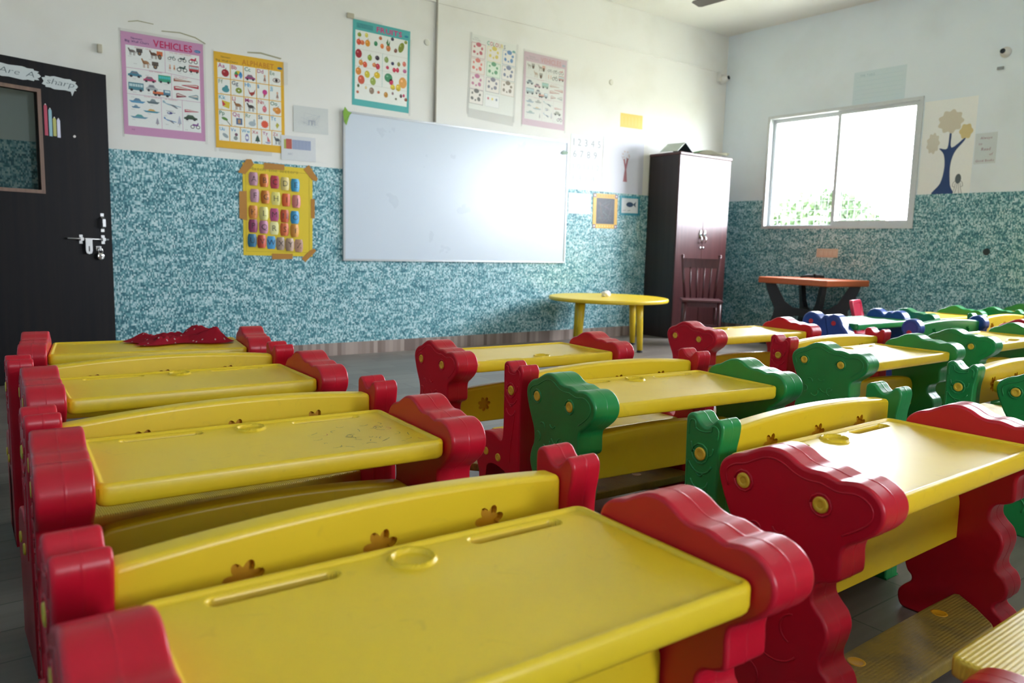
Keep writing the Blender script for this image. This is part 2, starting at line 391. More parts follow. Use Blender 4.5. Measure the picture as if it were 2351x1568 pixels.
def dup(root, loc, rz, label, group=None, cat=None):
    """a copy of a thing with copies of its parts and their sub-parts (mesh data shared)"""
    r = root.copy(); COL.objects.link(r); r.location = loc; r.rotation_euler = (0, 0, rz)
    r['label'] = label
    if group: r['group'] = group
    for ch in list(root.children):
        c = ch.copy(); COL.objects.link(c); c.parent = r
        for g in list(ch.children):
            d = g.copy(); COL.objects.link(d); d.parent = c
    return r

# ------------------------------------------------------------------ the room
def struct(name, bm, m, parent=None):
    o = link(name, tomesh(bm, name), m, parent)
    if parent is None: o['kind'] = 'structure'
    return o
bm = bmesh.new(); add_box(bm, LW-0.15, RW+0.15, BW-0.15, DF+0.15, -0.12, 0); struct('floor', bm, FLOORM)
bm = bmesh.new(); add_box(bm, LW-0.15, RW+0.15, BW-0.15, DF+0.15, ZC, ZC+0.15); struct('ceiling', bm, CEILM)
bm = bmesh.new(); add_box(bm, LW-0.15, RW+0.15, DF, DF+0.15, 0, ZC); struct('wall_front', bm, WALLM)
bm = bmesh.new()
add_box(bm, LW-0.15, BACK_FILL[0], BW-0.15, BW, 0, ZC); add_box(bm, BACK_FILL[1], RW+0.15, BW-0.15, BW, 0, ZC)
add_box(bm, BACK_FILL[0], BACK_FILL[1], BW-0.15, BW, 0, WZ0); add_box(bm, BACK_FILL[0], BACK_FILL[1], BW-0.15, BW, WZ1, ZC)
struct('wall_back', bm, WALLM)
bm = bmesh.new()
add_box(bm, LW-0.15, LW, BW, 4.36, 0, ZC); add_box(bm, LW-0.15, LW, 4.36, 5.50, 2.02, ZC); add_box(bm, LW-0.15, LW, 5.50, DF, 0, ZC)
add_box(bm, LW-1.8, LW-1.65, 3.2, DF+0.15, 0, ZC); add_box(bm, LW-1.65, LW-0.15, 3.05, 3.2, 0, ZC); add_box(bm, LW-1.65, LW-0.15, DF, DF+0.15, 0, ZC)   # unseen corridor added behind the doorway to keep sky light out
add_box(bm, LW-1.8, LW-0.15, 3.05, DF+0.15, ZC, ZC+0.15); add_box(bm, LW-1.8, LW-0.15, 3.05, DF+0.15, -0.12, 0)
struct('wall_left', bm, WALLM)
bm = bmesh.new()                                            # right wall with its window openings
ys = sorted([BW, DF] + [y for w in WINS for y in w])
for a, b in zip(ys[:-1], ys[1:]):
    if (a, b) in WINS:
        add_box(bm, RW, RW+0.15, a, b, 0, WZ0); add_box(bm, RW, RW+0.15, a, b, WZ1, ZC)
    else: add_box(bm, RW, RW+0.15, a, b, 0, ZC)
struct('wall_right', bm, WALLR)
# wall covering below, tile skirting
bm = bmesh.new(); add_box(bm, LW, RW, DF-0.003, DF-0.0005, ZB, ZW); tag(struct('trim_1', bm, PAPER), 'teal mosaic wall covering on the front wall')
bm = bmesh.new()
for a, b in zip(ys[:-1], ys[1:]):
    add_box(bm, RW-0.003, RW-0.0005, a, min(b, DF-0.004), ZB, WZ0 if (a, b) in WINS else ZW)
tag(struct('trim_2', bm, PAPER), 'teal mosaic wall covering on the window wall')
bm = bmesh.new(); add_box(bm, LW+0.0005, LW+0.003, BW, 4.36, ZB, ZW); struct('trim_3', bm, PAPER)
bm = bmesh.new(); add_box(bm, LW, RW, DF-0.012, DF-0.0005, 0, ZB); struct('baseboard_front', bm, SKIRT)
bm = bmesh.new(); add_box(bm, RW-0.012, RW-0.0005, BW, DF-0.013, 0, ZB); struct('baseboard_right', bm, SKIRT)
bm = bmesh.new(); add_box(bm, LW+0.0005, LW+0.012, BW, 4.36, 0, ZB); struct('baseboard_left', bm, SKIRT)
# plaster ledge line and conduit on the front wall
bm = bmesh.new(); add_box(bm, 2.2, 7.3, DF-0.014, DF-0.0005, 2.988, 3.000); struct('trim_4', bm, WALLM)

def window(idx, y0, y1):
    w = bpy.data.objects.new('window_%d' % idx, None); COL.objects.link(w); w['kind'] = 'structure'
    w.location = (RW, (y0+y1)/2, WZ0); hy = (y1-y0)/2; hz = WZ1-WZ0
    def fr(bm, ya, yb, za, zb, x0, x1, wd, wb=None):
        wb = wb or wd
        add_box(bm, x0, x1, ya, ya+wd, za, zb); add_box(bm, x0, x1, yb-wd, yb, za, zb)
        add_box(bm, x0, x1, ya+wd, yb-wd, za, za+wb); add_box(bm, x0, x1, ya+wd, yb-wd, zb-wd, zb)
    bm = bmesh.new(); fr(bm, -hy, hy, 0, hz, -0.012, 0.11, 0.032); link('window_frame', tomesh(bm, 'window_frame'), ALUW, w)
    # far sash runs in the outer track, near sash in the inner one
    for (ya, yb, x0, nm) in ((-0.02, hy-0.032, 0.06, 'sash'), (-hy+0.032, 0.02, 0.012, 'sash')):
        bm = bmesh.new(); fr(bm, ya, yb, 0.032, hz-0.032, x0, x0+0.035, 0.04, 0.05 if x0 < 0.05 else 0.012)
        s = link(nm, tomesh(bm, nm), ALUW, w)
        bm = bmesh.new(); add_box(bm, x0+0.015, x0+0.019, ya+0.04, yb-0.04, 0.045, hz-0.072)
        link('pane', tomesh(bm, 'pane'), GLASS, s)
    g = bmesh.new()                                        # iron grille outside
    for k in range(1, int(2*hy/0.075)): add_tube(g, [(0.135, -hy+k*0.075, 0), (0.135, -hy+k*0.075, hz)], 0.0035, 6)
    for k in range(1, int(hz/0.1)): add_tube(g, [(0.128, -hy, k*0.1), (0.128, hy, k*0.1)], 0.0035, 6)
    link('grille', tomesh(g, 'grille'), mat('grille_paint', (0.30, 0.36, 0.33), 0.5), w)
for i, (a, b) in enumerate(WINS): window(i+1, a, b)

# outside: open ground and two trees beyond the window
bm = bmesh.new(); add_box(bm, RW+0.15, 40, -25, 30, -1.0, -0.6)
tag(struct('ground', bm, mat('dry_ground', (0.42, 0.40, 0.30), 0.9, scale=3)), kind='structure')
LEAF = mat('leaf_green', (0.020, 0.045, 0.008), 0.6, var=0.35, scale=2)
BARK = mat('bark', (0.12, 0.08, 0.05), 0.9)
def tree(loc, h, rad, n, label, seed):
    rnd = random.Random(seed)
    t = thing('tree', label, 'tree', loc)
    bm = bmesh.new(); add_tube(bm, [(0, 0, 0), (0.05, 0.03, h*0.4), (0, 0, h*0.75)], [0.10, 0.07, 0.03], 8); link('trunk', tomesh(bm, 'trunk'), BARK, t)
    bm = bmesh.new()
    for k in range(n):
        th = rnd.uniform(0, 2*math.pi); ph = math.acos(rnd.uniform(-0.9, 1)); rr = rad*rnd.uniform(0.35, 1)**0.5
        c = Vector((rr*math.sin(ph)*math.cos(th), rr*math.sin(ph)*math.sin(th), h*0.72+rr*0.75*math.cos(ph)))
        a = Euler((rnd.uniform(0, 6), rnd.uniform(0, 6), rnd.uniform(0, 6))).to_matrix(); s = rnd.uniform(0.05, 0.11)
        vs = [bm.verts.new(c + a @ Vector(p)*s) for p in ((-1, 0, 0), (0, -0.45, 0.1), (1, 0, 0), (0, 0.45, 0.1))]
        bm.faces.new(vs)
    link('foliage', tomesh(bm, 'foliage'), LEAF, t)
tree((11.2, 6.80, -0.6), 2.55, 0.95, 2600, 'small bushy green tree outside the far half of the window', 3)
tree((13.5, 4.75, -0.6), 2.75, 0.9, 1500, 'pale tree outside at the near lower corner of the window', 5)

# ------------------------------------------------------------------ school desks and benches
DL, DD, DT = 0.692, 0.365, 0.09                            # desk top length and depth, side panel thickness
ZT = 0.508
DESK_V = [(.134, .494), (.127, .520), (.104, .538), (.078, .546), (.058, .557), (.032, .569), (.004, .572), (-.021, .566), (-.044, .554), (-.064, .549),
 (-.090, .550), (-.112, .545), (-.124, .5425), (-.137, .545), (-.159, .547), (-.183, .540), (-.201, .525), (-.209, .505), (-.206, .482), (-.191, .461), (-.166, .441),
 (-.145, .426), (-.139, .408), (-.140, .380), (-.138, .361), (-.122, .350), (-.101, .342), (-.091, .326), (-.091, .305), (-.103, .289), (-.118, .274), (-.126, .250),
 (-.122, .222), (-.115, .196), (-.119, .178), (-.136, .165), (-.146, .140), (-.141, .112), (-.123, .095), (-.122, .080), (-.140, .066), (-.155, .044), (-.153, .018), (-.142, .002),
 (-.110, .000), (-.060, .000), (-.015, .000), (.030, .000), (.070, .000), (.098, .002), (.110, .018), (.112, .044), (.098, .064), (.082, .080), (.082, .095), (.094, .108), (.102, .135), (.096, .165), (.080, .190),
 (.076, .212), (.083, .240), (.097, .262), (.106, .289), (.100, .320), (.088, .345), (.086, .370), (.092, .396), (.108, .426), (.123, .458)]
_b = [(1.848, .570), (1.845, .584), (1.834, .591), (1.821, .588), (1.810, .576), (1.799, .568), (1.787, .568), (1.777, .577), (1.766, .587), (1.755, .584), (1.748, .571), (1.750, .545),
 (1.756, .510), (1.757, .440), (1.755, .350), (1.752, .260), (1.748, .150), (1.745, .050), (1.744, -.040), (1.746, -.0505), (1.770, -.0505), (1.793, -.0505), (1.796, -.040), (1.798, .060), (1.801, .160),
 (1.806, .210), (1.824, .236), (1.857, .246), (1.893, .249), (1.921, .242), (1.931, .215), (1.934, .120), (1.935, .020), (1.936, -.040), (1.938, -.0505), (1.962, -.0505), (1.984, -.0505), (1.988, -.040), (1.986, .060), (1.981, .160), (1.983, .210),
 (1.995, .237), (2.000, .262), (1.991, .292), (1.982, .320), (1.968, .342), (1.942, .352), (1.905, .354), (1.875, .346), (1.858, .340), (1.849, .350), (1.846, .375), (1.845, .425), (1.847, .517)]
BENCH_V = [((v-1.80)*1.0563, max(0.0, .94-(.94-z)*1.0563)) for v, z in _b]
BT = 0.068; BL = 0.866-2*BT                                # bench panel thickness, clear length between panels

def crescent(bm, u, v, z, r, a0, a1, rt=0.0022):
    add_tube(bm, [(u, v+r*math.cos(math.radians(a0+(a1-a0)*k/10)), z+r*math.sin(math.radians(a0+(a1-a0)*k/10))) for k in range(11)], rt, 6)
def desk_panel_mesh(side):
    bm = bmesh.new(); o = spline(DESK_V, 4); s = side; u0 = s*(DL/2+DT)
    slab(bm, o, DT, 0.007, lambda p, w: Vector((u0 - s*w, p[0], p[1])), True)
    e = u0
    rim = [(v, z) for v, z in inset(o, 0.020) if z > 0.47 or (z > 0.44 and v < -.12)]
    if rim:
        st = max(range(len(rim)), key=lambda i: math.hypot(rim[i][0]-rim[i-1][0], rim[i][1]-rim[i-1][1])); rim = rim[st:]+rim[:st]
        add_tube(bm, [(e, v, z) for v, z in rim], 0.0018, 6)
    for (v, z) in ((.0725, .492), (-.093, .490)): crescent(bm, e, v, z, .021, 0, 360, .0025)
    # nose, cheeks, mouth and a heart drawn into the face
    crescent(bm, e, -.012, .425, .014, 200, 340); crescent(bm, e, -.035, .395, .030, 200, 330); crescent(bm, e, .04, .405, .013, 40, 190)
    crescent(bm, e, .062, .372, .014, 60, 260); crescent(bm, e, -.055, .372, .016, -80, 90); crescent(bm, e, .015, .362, .017, 150, 330)
    crescent(bm, e, -.02, .325, .045, 200, 340); crescent(bm, e, .03, .255, .035, 100, 250); crescent(bm, e, -.06, .235, .03, -70, 80)
    crescent(bm, e, -.02, .215, .055, 215, 325); crescent(bm, e, -.075, .105, .03, -40, 120); crescent(bm, e, .04, .105, .03, 60, 220)
    return tomesh(bm, 'desk_side_panel')
def bench_panel_mesh(side):
    bm = bmesh.new(); o = spline(BENCH_V, 4); s = side; u0 = s*(BL/2+BT)
    slab(bm, o, BT, 0.006, lambda p, w: Vector((u0 - s*w, p[0], p[1])), True)
    e = u0
    P = lambda pts: add_tube(bm, [(e, v, z) for v, z in spline(pts, 4, False)], 0.0018, 6)
    P([(.040, .520), (.040, .545), (.034, .556), (.024, .554), (.022, .540)])                # ears
    P([(-.040, .520), (-.043, .540), (-.036, .550), (-.026, .550), (-.024, .538)])
    P([(.022, .540), (.010, .534), (-.008, .534), (-.024, .538)])
    P([(.032, .505), (.028, .490), (.020, .484)]); P([(-.030, .500), (-.028, .486), (-.020, .480)])
    crescent(bm, e, .005, .481, .0235, 0, 360, .0022); crescent(bm, e, .003, .470, .034, 200, 340)
    crescent(bm, e, .004, .438, .009, 190, 350); crescent(bm, e, .004, .425, .026, 200, 345)
    P([(.040, .46), (.041, .42), (.038, .36)]); P([(-.020, .42), (-.012, .36), (.0, .30), (.004, .24)])
    return tomesh(bm, 'bench_side_panel')
def bolt_mesh(r=0.0135, d=0.005):
    bm = bmesh.new()
    add_lathe(bm, [(r*0.5, -0.006), (r, -0.006), (r, d*0.55), (r*0.93, d*0.9), (r*0.8, d), (r*0.45, d), (r*0.40, d*0.8)], 20)
    return tomesh(bm, 'bolt')
def tabletop_mesh():
    hx, hy, rc = DL/2, DD/2, 0.022; nx, ny = 300, 160
    bm = bmesh.new(); grid = []
    def sd_rr(x, y):
        qx, qy = abs(x)-hx+rc, abs(y)-hy+rc
        return math.hypot(max(qx, 0), max(qy, 0)) + min(max(qx, qy), 0) - rc
    sm = lambda t: (lambda q: q*q*(3-2*q))(max(0.0, min(1.0, t)))
    def h(x, y):
        d = -sd_rr(x, y)                                    # distance in from the edge
        z = 0.0
        if d < 0.009: z -= 0.009 - math.sqrt(max(0, 0.009**2-(0.009-d)**2))
        z -= 0.0055*sm((d-0.011)/0.005)                     # writing surface lies a little below the rim
        for cx in (-0.187, 0.187):                          # two pencil troughs
            g = math.hypot(max(0, abs(x-cx)-0.070), y-0.146) - 0.0125
            z -= 0.0220*sm((0.003-g)/0.005)
        rr = math.hypot(x, y-0.132)                         # raised ring for the cup
        z += 0.0070*max(0.0, 1-((rr-0.0305)/0.0034)**2) if abs(rr-0.0305) < 0.0034 else 0
        if rr < 0.030: z -= 0.002
        return z
    for j in range(ny+1):
        row = []
        for i in range(nx+1):
            x = -hx + 2*hx*i/nx; y = -hy + 2*hy*j/ny
            d = sd_rr(x, y)
            if d > 0:                                       # pull outside grid points onto the rounded corner
                cx = math.copysign(hx-rc, x); cy = math.copysign(hy-rc, y); k = rc/math.hypot(x-cx, y-cy); x, y = cx+(x-cx)*k, cy+(y-cy)*k
            row.append(bm.verts.new((x, y, ZT+h(x, y))))
        grid.append(row)
    for j in range(ny):
        for i in range(nx):
            f = bm.faces.new((grid[j][i], grid[j][i+1], grid[j+1][i+1], grid[j+1][i])); f.smooth = True
            c = f.calc_center_median()
            if c.z < ZT-0.0135 and 0.12 < c.y < 0.17: f.material_index = 1
    rim = grid[0][:] + [grid[j][nx] for j in range(1, ny+1)] + [grid[ny][i] for i in range(nx-1, -1, -1)] + [grid[j][0] for j in range(ny-1, 0, -1)]
    last = rim; zr = ZT-0.009
    for dz, k in ((0.022, 1.0), (0.029, 0.995), (0.033, 0.985)):
        ring = [bm.verts.new((v.co.x*k, v.co.y*(1-(1-k)*1.6), zr-dz)) for v in rim]
        for a in range(len(rim)):
            b = (a+1) % len(rim); f = bm.faces.new((last[a], last[b], ring[b], ring[a])); f.smooth = True
        last = ring
    bm.faces.new(last)
    return tomesh(bm, 'tabletop')
def star(cx, cy, r, n=7, k=0.62, rot=0.3):
    pts = []
    for i in range(n*6):
        a = 2*math.pi*i/(n*6); rr = r*(k + (1-k)*abs(math.cos(a*n/2))); pts.append((cx+rr*math.cos(a+rot), cy+rr*math.sin(a+rot)))
    return pts
def board_mesh(L, zlo, zhi, sag, th, flowers, fz, fr, mi_rec=1, rc=0.012, near=True):
    """bowed cross board, both faces with flower shaped recesses; x along the length, y its thickness"""
    bm = bmesh.new(); n = 28; r = 0.010
    up = [(-L/2+L*i/n, zhi - sag*(2*i/n-1)**2) for i in range(n+1)]
    # rounded top ends
    def cap(x, z):
        q = max(0.0, abs(x)-(L/2-rc)); return z - (rc-math.sqrt(max(0.0, rc*rc-q*q)))
    xs = sorted(set([x for x, _ in up if abs(x) < L/2-rc] + [sg*(L/2-rc+rc*math.sin(k/6*math.pi/2)) for k in range(7) for sg in (-1, 1)]))
    out = [(-L/2, zlo), (L/2, zlo)] + [(x, cap(x, zhi-sag*(2*x/L)**2)) for x in reversed(xs)]
    prof = [(r*(1-math.cos(k/4*math.pi/2)), r*(1-math.sin(k/4*math.pi/2))) for k in range(5)]
    full = [(d-th/2, i) for d, i in prof] + [(th/2-d, i) for d, i in reversed(prof)]
    rings = [[bm.verts.new((p[0], d, p[1])) for p in (inset(out, i) if i else out)] for d, i in full]
    m = len(out)
    for A, B in zip(rings[:-1], rings[1:]):
        for k in range(m):
            f = bm.faces.new((A[k], A[(k+1) % m], B[(k+1) % m], B[k])); f.smooth = True
    for R, y, sgn in ((rings[0], -th/2, 1), (rings[-1], th/2, -1)):
        es = [bm.edges.get((R[k], R[(k+1) % m])) for k in range(m)]
        for fx in (flowers if (near or y > 0) else ()):
            sp = star(fx, fz, fr)
            a = [bm.verts.new((p[0], y, p[1])) for p in sp]; b = [bm.verts.new((p[0], y+sgn*0.013, p[1])) for p in sp]
            q = len(sp)
            es += [bm.edges.new((a[k], a[(k+1) % q])) for k in range(q)]
            for k in range(q): f = bm.faces.new((a[k], a[(k+1) % q], b[(k+1) % q], b[k])); f.material_index = mi_rec
            f = bm.faces.new(b); f.material_index = mi_rec
        bmesh.ops.triangle_fill(bm, use_beauty=True, use_dissolve=False, edges=es)
    return tomesh(bm, 'board')
def footrest_mesh():
    bm = bmesh.new()
    o = [(-.338, -.030), (-.346, -.042), (-.300, -.100), (-.245, -.155), (-.225, -.167), (0, -.172), (.225, -.167), (.245, -.155), (.300, -.100), (.346, -.042), (.338, -.030), (.2, -.026), (0, -.025), (-.2, -.026)]
    o = [(x, y) for x, y in o]
    slab(bm, o, 0.030, 0.006, lambda p, w: Vector((p[0], p[1], 0.092-w)), False)
    for x in (-0.19, 0.19): add_lathe(bm, [(0.019, 0.0915), (0.019, 0.0925), (0.015, 0.0928), (0.014, 0.0922), (0.001, 0.0922)], 18, Matrix.Translation((x, -0.06, 0)), 1)
    return tomesh(bm, 'footrest')
def shelf_mesh():
    bm = bmesh.new(); L = BL+0.004; o = [(-L/2, -.052), (L/2, -.052), (L/2, .00), (L/2-.03, .09), (L/2-.06, .115), (-L/2+.06, .115), (-L/2+.03, .09), (-L/2, .00)]
    slab(bm, o, 0.028, 0.006, lambda p, w: Vector((p[0], p[1], 0.104-w)), False)
    for x in (-0.17, 0.17): add_lathe(bm, [(0.019, 0.1035), (0.019, 0.1043), (0.015, 0.1046), (0.014, 0.1042), (0.001, 0.1042)], 18, Matrix.Translation((x, 0.04, 0)), 1)
    return tomesh(bm, 'lower_shelf')
def seat_mesh():
    bm = bmesh.new(); L = BL+0.004; y0, y1 = 0.032, 0.232
    o = [(-L/2, y0), (L/2, y0), (L/2, y1-0.02), (L/2-0.006, y1-0.006), (L/2-0.02, y1), (-L/2+0.02, y1), (-L/2+0.006, y1-0.006), (-L/2, y1-0.02)]
    slab(bm, o, 0.036, 0.008, lambda p, w: Vector((p[0], p[1], 0.303-w)), False)
    for x in (-0.18, 0.18): add_lathe(bm, [(0.020, 0.3025), (0.020, 0.3036), (0.016, 0.3040), (0.015, 0.3034), (0.001, 0.3034)], 18, Matrix.Translation((x, 0.15, 0)), 1)
    return tomesh(bm, 'seat')

ME = dict(dpl=desk_panel_mesh(-1), dpr=desk_panel_mesh(1), bpl=bench_panel_mesh(-1), bpr=bench_panel_mesh(1), bolt=bolt_mesh(), big=bolt_mesh(0.0155), top=tabletop_mesh(),
    front=board_mesh(DL+0.004, 0.232, 0.386, 0.021, 0.045, (-0.2, 0.0, 0.2), 0.305, 0.030, 1, 0.045, False), back=board_mesh(BL+0.004, 0.408, 0.552, 0.020, 0.046, (-0.203, 0.004, 0.208), 0.476, 0.030),
    foot=footrest_mesh(), seat=seat_mesh(), shelf=shelf_mesh())
def with_mats(me, *ms):
    c = me.copy()
    for m in ms: c.materials.append(m)
    return c
def make_desk(name, label, group, M_panel, M_top, M_cap, loc, rz, flip=False, panels=None, bolts=((.0725, .492), (-.093, .490))):
    t = thing(name, label, 'desk', loc, rz, group)
    pm = panels or (ME['dpl'], ME['dpr'])
    for s, me in ((-1, pm[0]), (1, pm[1])):
        p = link('side_panel', with_mats(me, M_panel), None, t)
        for (v, z) in bolts:
            b = link('bolt', with_mats(ME['big'], M_cap), None, p)
            b.location = (s*(DL/2+DT-0.0015), v, z); b.rotation_euler = (0, s*math.pi/2, 0)
    top = link('tabletop', with_mats(ME['top'], M_top, TROUGH_SHADE if M_top is YELLOW else M_top), None, t)
    if flip: top.rotation_euler = (0, 0, math.pi)
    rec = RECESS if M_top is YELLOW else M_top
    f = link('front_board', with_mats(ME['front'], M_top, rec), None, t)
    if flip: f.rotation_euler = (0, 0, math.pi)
    link('footrest', with_mats(ME['foot'], DIRTY_SHADED if M_top is YELLOW else M_top, rec), None, t)
    return t
def make_bench(name, label, group, M_panel, M_top, M_cap, loc, rz, panels=None):
    t = thing(name, label, 'bench', loc, rz, group)
    pm = panels or (ME['bpl'], ME['bpr'])
    for s, me in ((-1, pm[0]), (1, pm[1])):
        p = link('side_panel', with_mats(me, M_panel), None, t)
        for (v, z, big) in ((.004, .481, 1), (.1446, .249, 0), (.0708, .244, 0)):
            b = link('bolt', with_mats(ME['big' if big else 'bolt'], M_cap), None, p)
            b.location = (s*(BL/2+BT-0.001), v, z); b.rotation_euler = (0, s*math.pi/2, 0)
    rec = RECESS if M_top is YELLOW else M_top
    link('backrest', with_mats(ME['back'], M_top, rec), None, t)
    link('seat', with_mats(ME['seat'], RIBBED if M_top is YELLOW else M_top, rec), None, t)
    link('lower_shelf', with_mats(ME['shelf'], DIRTY_SHADED if M_top is YELLOW else M_top, rec), None, t)
    return t
GD, GB = 'bear shaped double school desks', 'bear shaped double school benches'
red_desk = make_desk('school_desk', 'red and yellow desk nearest the camera with its large yellow top filling the lower left', GD, RED, YELLOW, CAPY, (.506, .759, 0), -.034)
D2 = lambda loc, rz, label: dup(red_desk, (*loc, 0), rz, label, GD)
def scribble(desk):
    # pencil and crayon strokes by the right hand near corner of this desk's writing surface
    top = [c for c in desk.children if c.name.startswith('tabletop')][0]; me = top.data.copy(); top.data = me
    me.materials.append(mat('pencil_grey', (0.16, 0.15, 0.10), 0.6)); me.materials.append(mat('crayon_red', (0.55, 0.12, 0.10), 0.6))
    bm = bmesh.new(); bm.from_mesh(me); rnd = random.Random(21); n0 = len(me.materials)-2
    for k in range(34):
        cx, cy = rnd.uniform(.10, .31), rnd.uniform(-.13, .05); a = rnd.uniform(0, 6.3); L_ = rnd.uniform(.008, .035); cv = rnd.uniform(-2, 2)
        P = [(cx+L_*(i/6-.5)*math.cos(a+cv*(i/6-.5)), cy+L_*(i/6-.5)*math.sin(a+cv*(i/6-.5))) for i in range(7)]
        for (p, q) in zip(P[:-1], P[1:]):
            d = Vector((q[0]-p[0], q[1]-p[1])).normalized(); nn = Vector((-d.y, d.x))*rnd.uniform(.0004, .0009)
            f = bm.faces.new([bm.verts.new((x, y, ZT-0.0051)) for x, y in ((p[0]+nn.x, p[1]+nn.y), (p[0]-nn.x, p[1]-nn.y), (q[0]-nn.x, q[1]-nn.y), (q[0]+nn.x, q[1]+nn.y))])
            f.material_index = n0+(1 if k % 11 == 0 else 0)
    bm.to_mesh(me); bm.free()
_sd = D2((.557, 1.613), -.063, 'red and yellow desk scribbled at its far right corner, second in the left row'); scribble(_sd)
D2((.607, 2.448), -.028, 'red and yellow desk directly behind the one holding the red cloth, in the left row')
D2((.674, 3.298), -.151, 'red and yellow desk in front of the brown door with a red cloth on it')
D2((1.693, .818), .005, 'red and yellow desk with white window glare on its top, in the lower right')
D2((3.554, 2.593), -.057, 'red and yellow desk standing in front of the dark wardrobe and wooden chair')
D2((5.80, 1.86), 0, 'red desk mostly hidden behind the reversed green desk at the right picture edge')
t = make_desk('school_desk', 'red and yellow desk with troughs on its near edge, before the yellow round table', GD, RED, YELLOW, CAPY, (1.94, 2.485, 0), -.05, True)
green_desk = make_desk('school_desk', 'green and yellow desk in the middle, its left panel right beside the red bench neck', GD, GREEN, YELLOW, CAPY, (1.861, 1.648, 0), -.091)
G2 = lambda loc, rz, label: dup(green_desk, (*loc, 0), rz, label, GD)
G2((3.383, 1.746), -.005, 'green and yellow desk behind the green bench and left of the green reversed desk')
G2((3.347, .93), 0, 'green desk cut by the right picture edge with one big yellow bolt showing')
G2((5.98, 2.66), 0, 'green and yellow desk beyond the blue bench, beside the small red chair')
G2((6.93, 2.50), .10, 'farthest green desk by the window wall at the right picture edge')
make_desk('school_desk', 'green desk with troughs on its near edge, cut by the right picture edge', GD, GREEN, YELLOW, CAPY, (4.667, 1.775, 0), 0, True)
red_bench = make_bench('school_bench', 'red and yellow bench right behind the nearest desk in the lower left', GB, RED, YELLOW, CAPY, (.518, 1.032, 0), 0)
B2 = lambda loc, rz, label: dup(red_bench, (*loc, 0), rz, label, GB)
B2((.56, 1.872), .015, 'red bench whose bowed yellow backrest shows three flowers, second in the left row')
B2((.585, 2.70), -.01, 'red bench nearest the door, its left panel jutting out over the grey floor')
B2((1.886, 1.892), -.05, 'red bench with a tall bare neck and two seat bolts, beside the green desk')
B2((1.64, .262), 0, 'red bench with a pale ribbed seat cut by the lower right picture corner')
B2((3.47, 1.995), -.02, 'red bench right behind the green desk, below the wardrobe and orange table')
green_bench = make_bench('school_bench', 'green bear bench with large yellow nose bolt and sunlit bowed backrest in the middle', GB, GREEN, YELLOW, CAPY, (1.806, 1.086, 0), 0)
V2 = lambda loc, rz, label: dup(green_bench, (*loc, 0), rz, label, GB)
V2((3.34, 1.18), 0, 'green bear bench beside the desk cut by the right picture edge')
V2((6.02, 2.215), 0, 'small far green bench head between the blue bench and the farthest green desk')

# blue and green set of another make
BLUE_V = [(.150, .470), (.150, .515), (.132, .548), (.100, .566), (.066, .562), (.038, .545), (.020, .530), (.008, .538), (-.006, .553), (-.022, .553), (-.034, .546), (-.046, .556), (-.072, .562), (-.100, .552), (-.122, .528), (-.136, .495), (-.160, .470),
  (-.178, .440), (-.172, .410), (-.150, .390), (-.128, .360), (-.125, .300), (-.130, .200), (-.140, .100), (-.150, .030), (-.148, .0), (-.1, .0), (-.03, .0), (.04, .0), (.1, .0), (.128, .0), (.130, .04), (.120, .12), (.112, .22), (.112, .33), (.125, .40), (.143, .435)]
def blue_panel(side, V, t, L, nm):
    bm = bmesh.new(); s = side; u0 = s*(L/2+t)
    slab(bm, spline(V, 4), t, 0.011, lambda p, w: Vector((u0 - s*w, p[0], p[1])), False, (0.006, 0.002))
    return tomesh(bm, nm)
make_desk('school_desk', 'blue desk with a wavy green top and red bolts below the orange topped table', 'blue and green desk set', BLUE, GREEN, CAPR, (5.00, 2.70, 0), -.02, False,
    (blue_panel(-1, BLUE_V, DT, DL, 'blue_side_panel'), blue_panel(1, BLUE_V, DT, DL, 'blue_side_panel')), ((.085, .505), (-.075, .505)))
BLUEB_V = [((.058*math.cos(a)), .508+.058*math.sin(a)) for a in [math.radians(-40+20*k) for k in range(14)]] + [(-.046, .42), (-.044, .30), (-.05, .15), (-.056, .02), (-.05, 0), (-.02, 0), (.0, 0), (.006, .02), (.01, .15), (.04, .19), (.10, .19), (.135, .15), (.14, .02), (.146, 0), (.17, 0), (.195, 0), (.2, .02), (.2, .15), (.205, .25), (.195, .31), (.15, .33), (.09, .325), (.055, .335), (.046, .38), (.044, .44)]
make_bench('school_bench', 'blue bench with round panel heads and a green backrest near the blue desk', 'blue and green desk set', BLUE, GREEN, CAPR, (5.13, 2.19, 0), -.06,
    (blue_panel(-1, BLUEB_V, BT, BL, 'blue_bench_panel'), blue_panel(1, BLUEB_V, BT, BL, 'blue_bench_panel')))

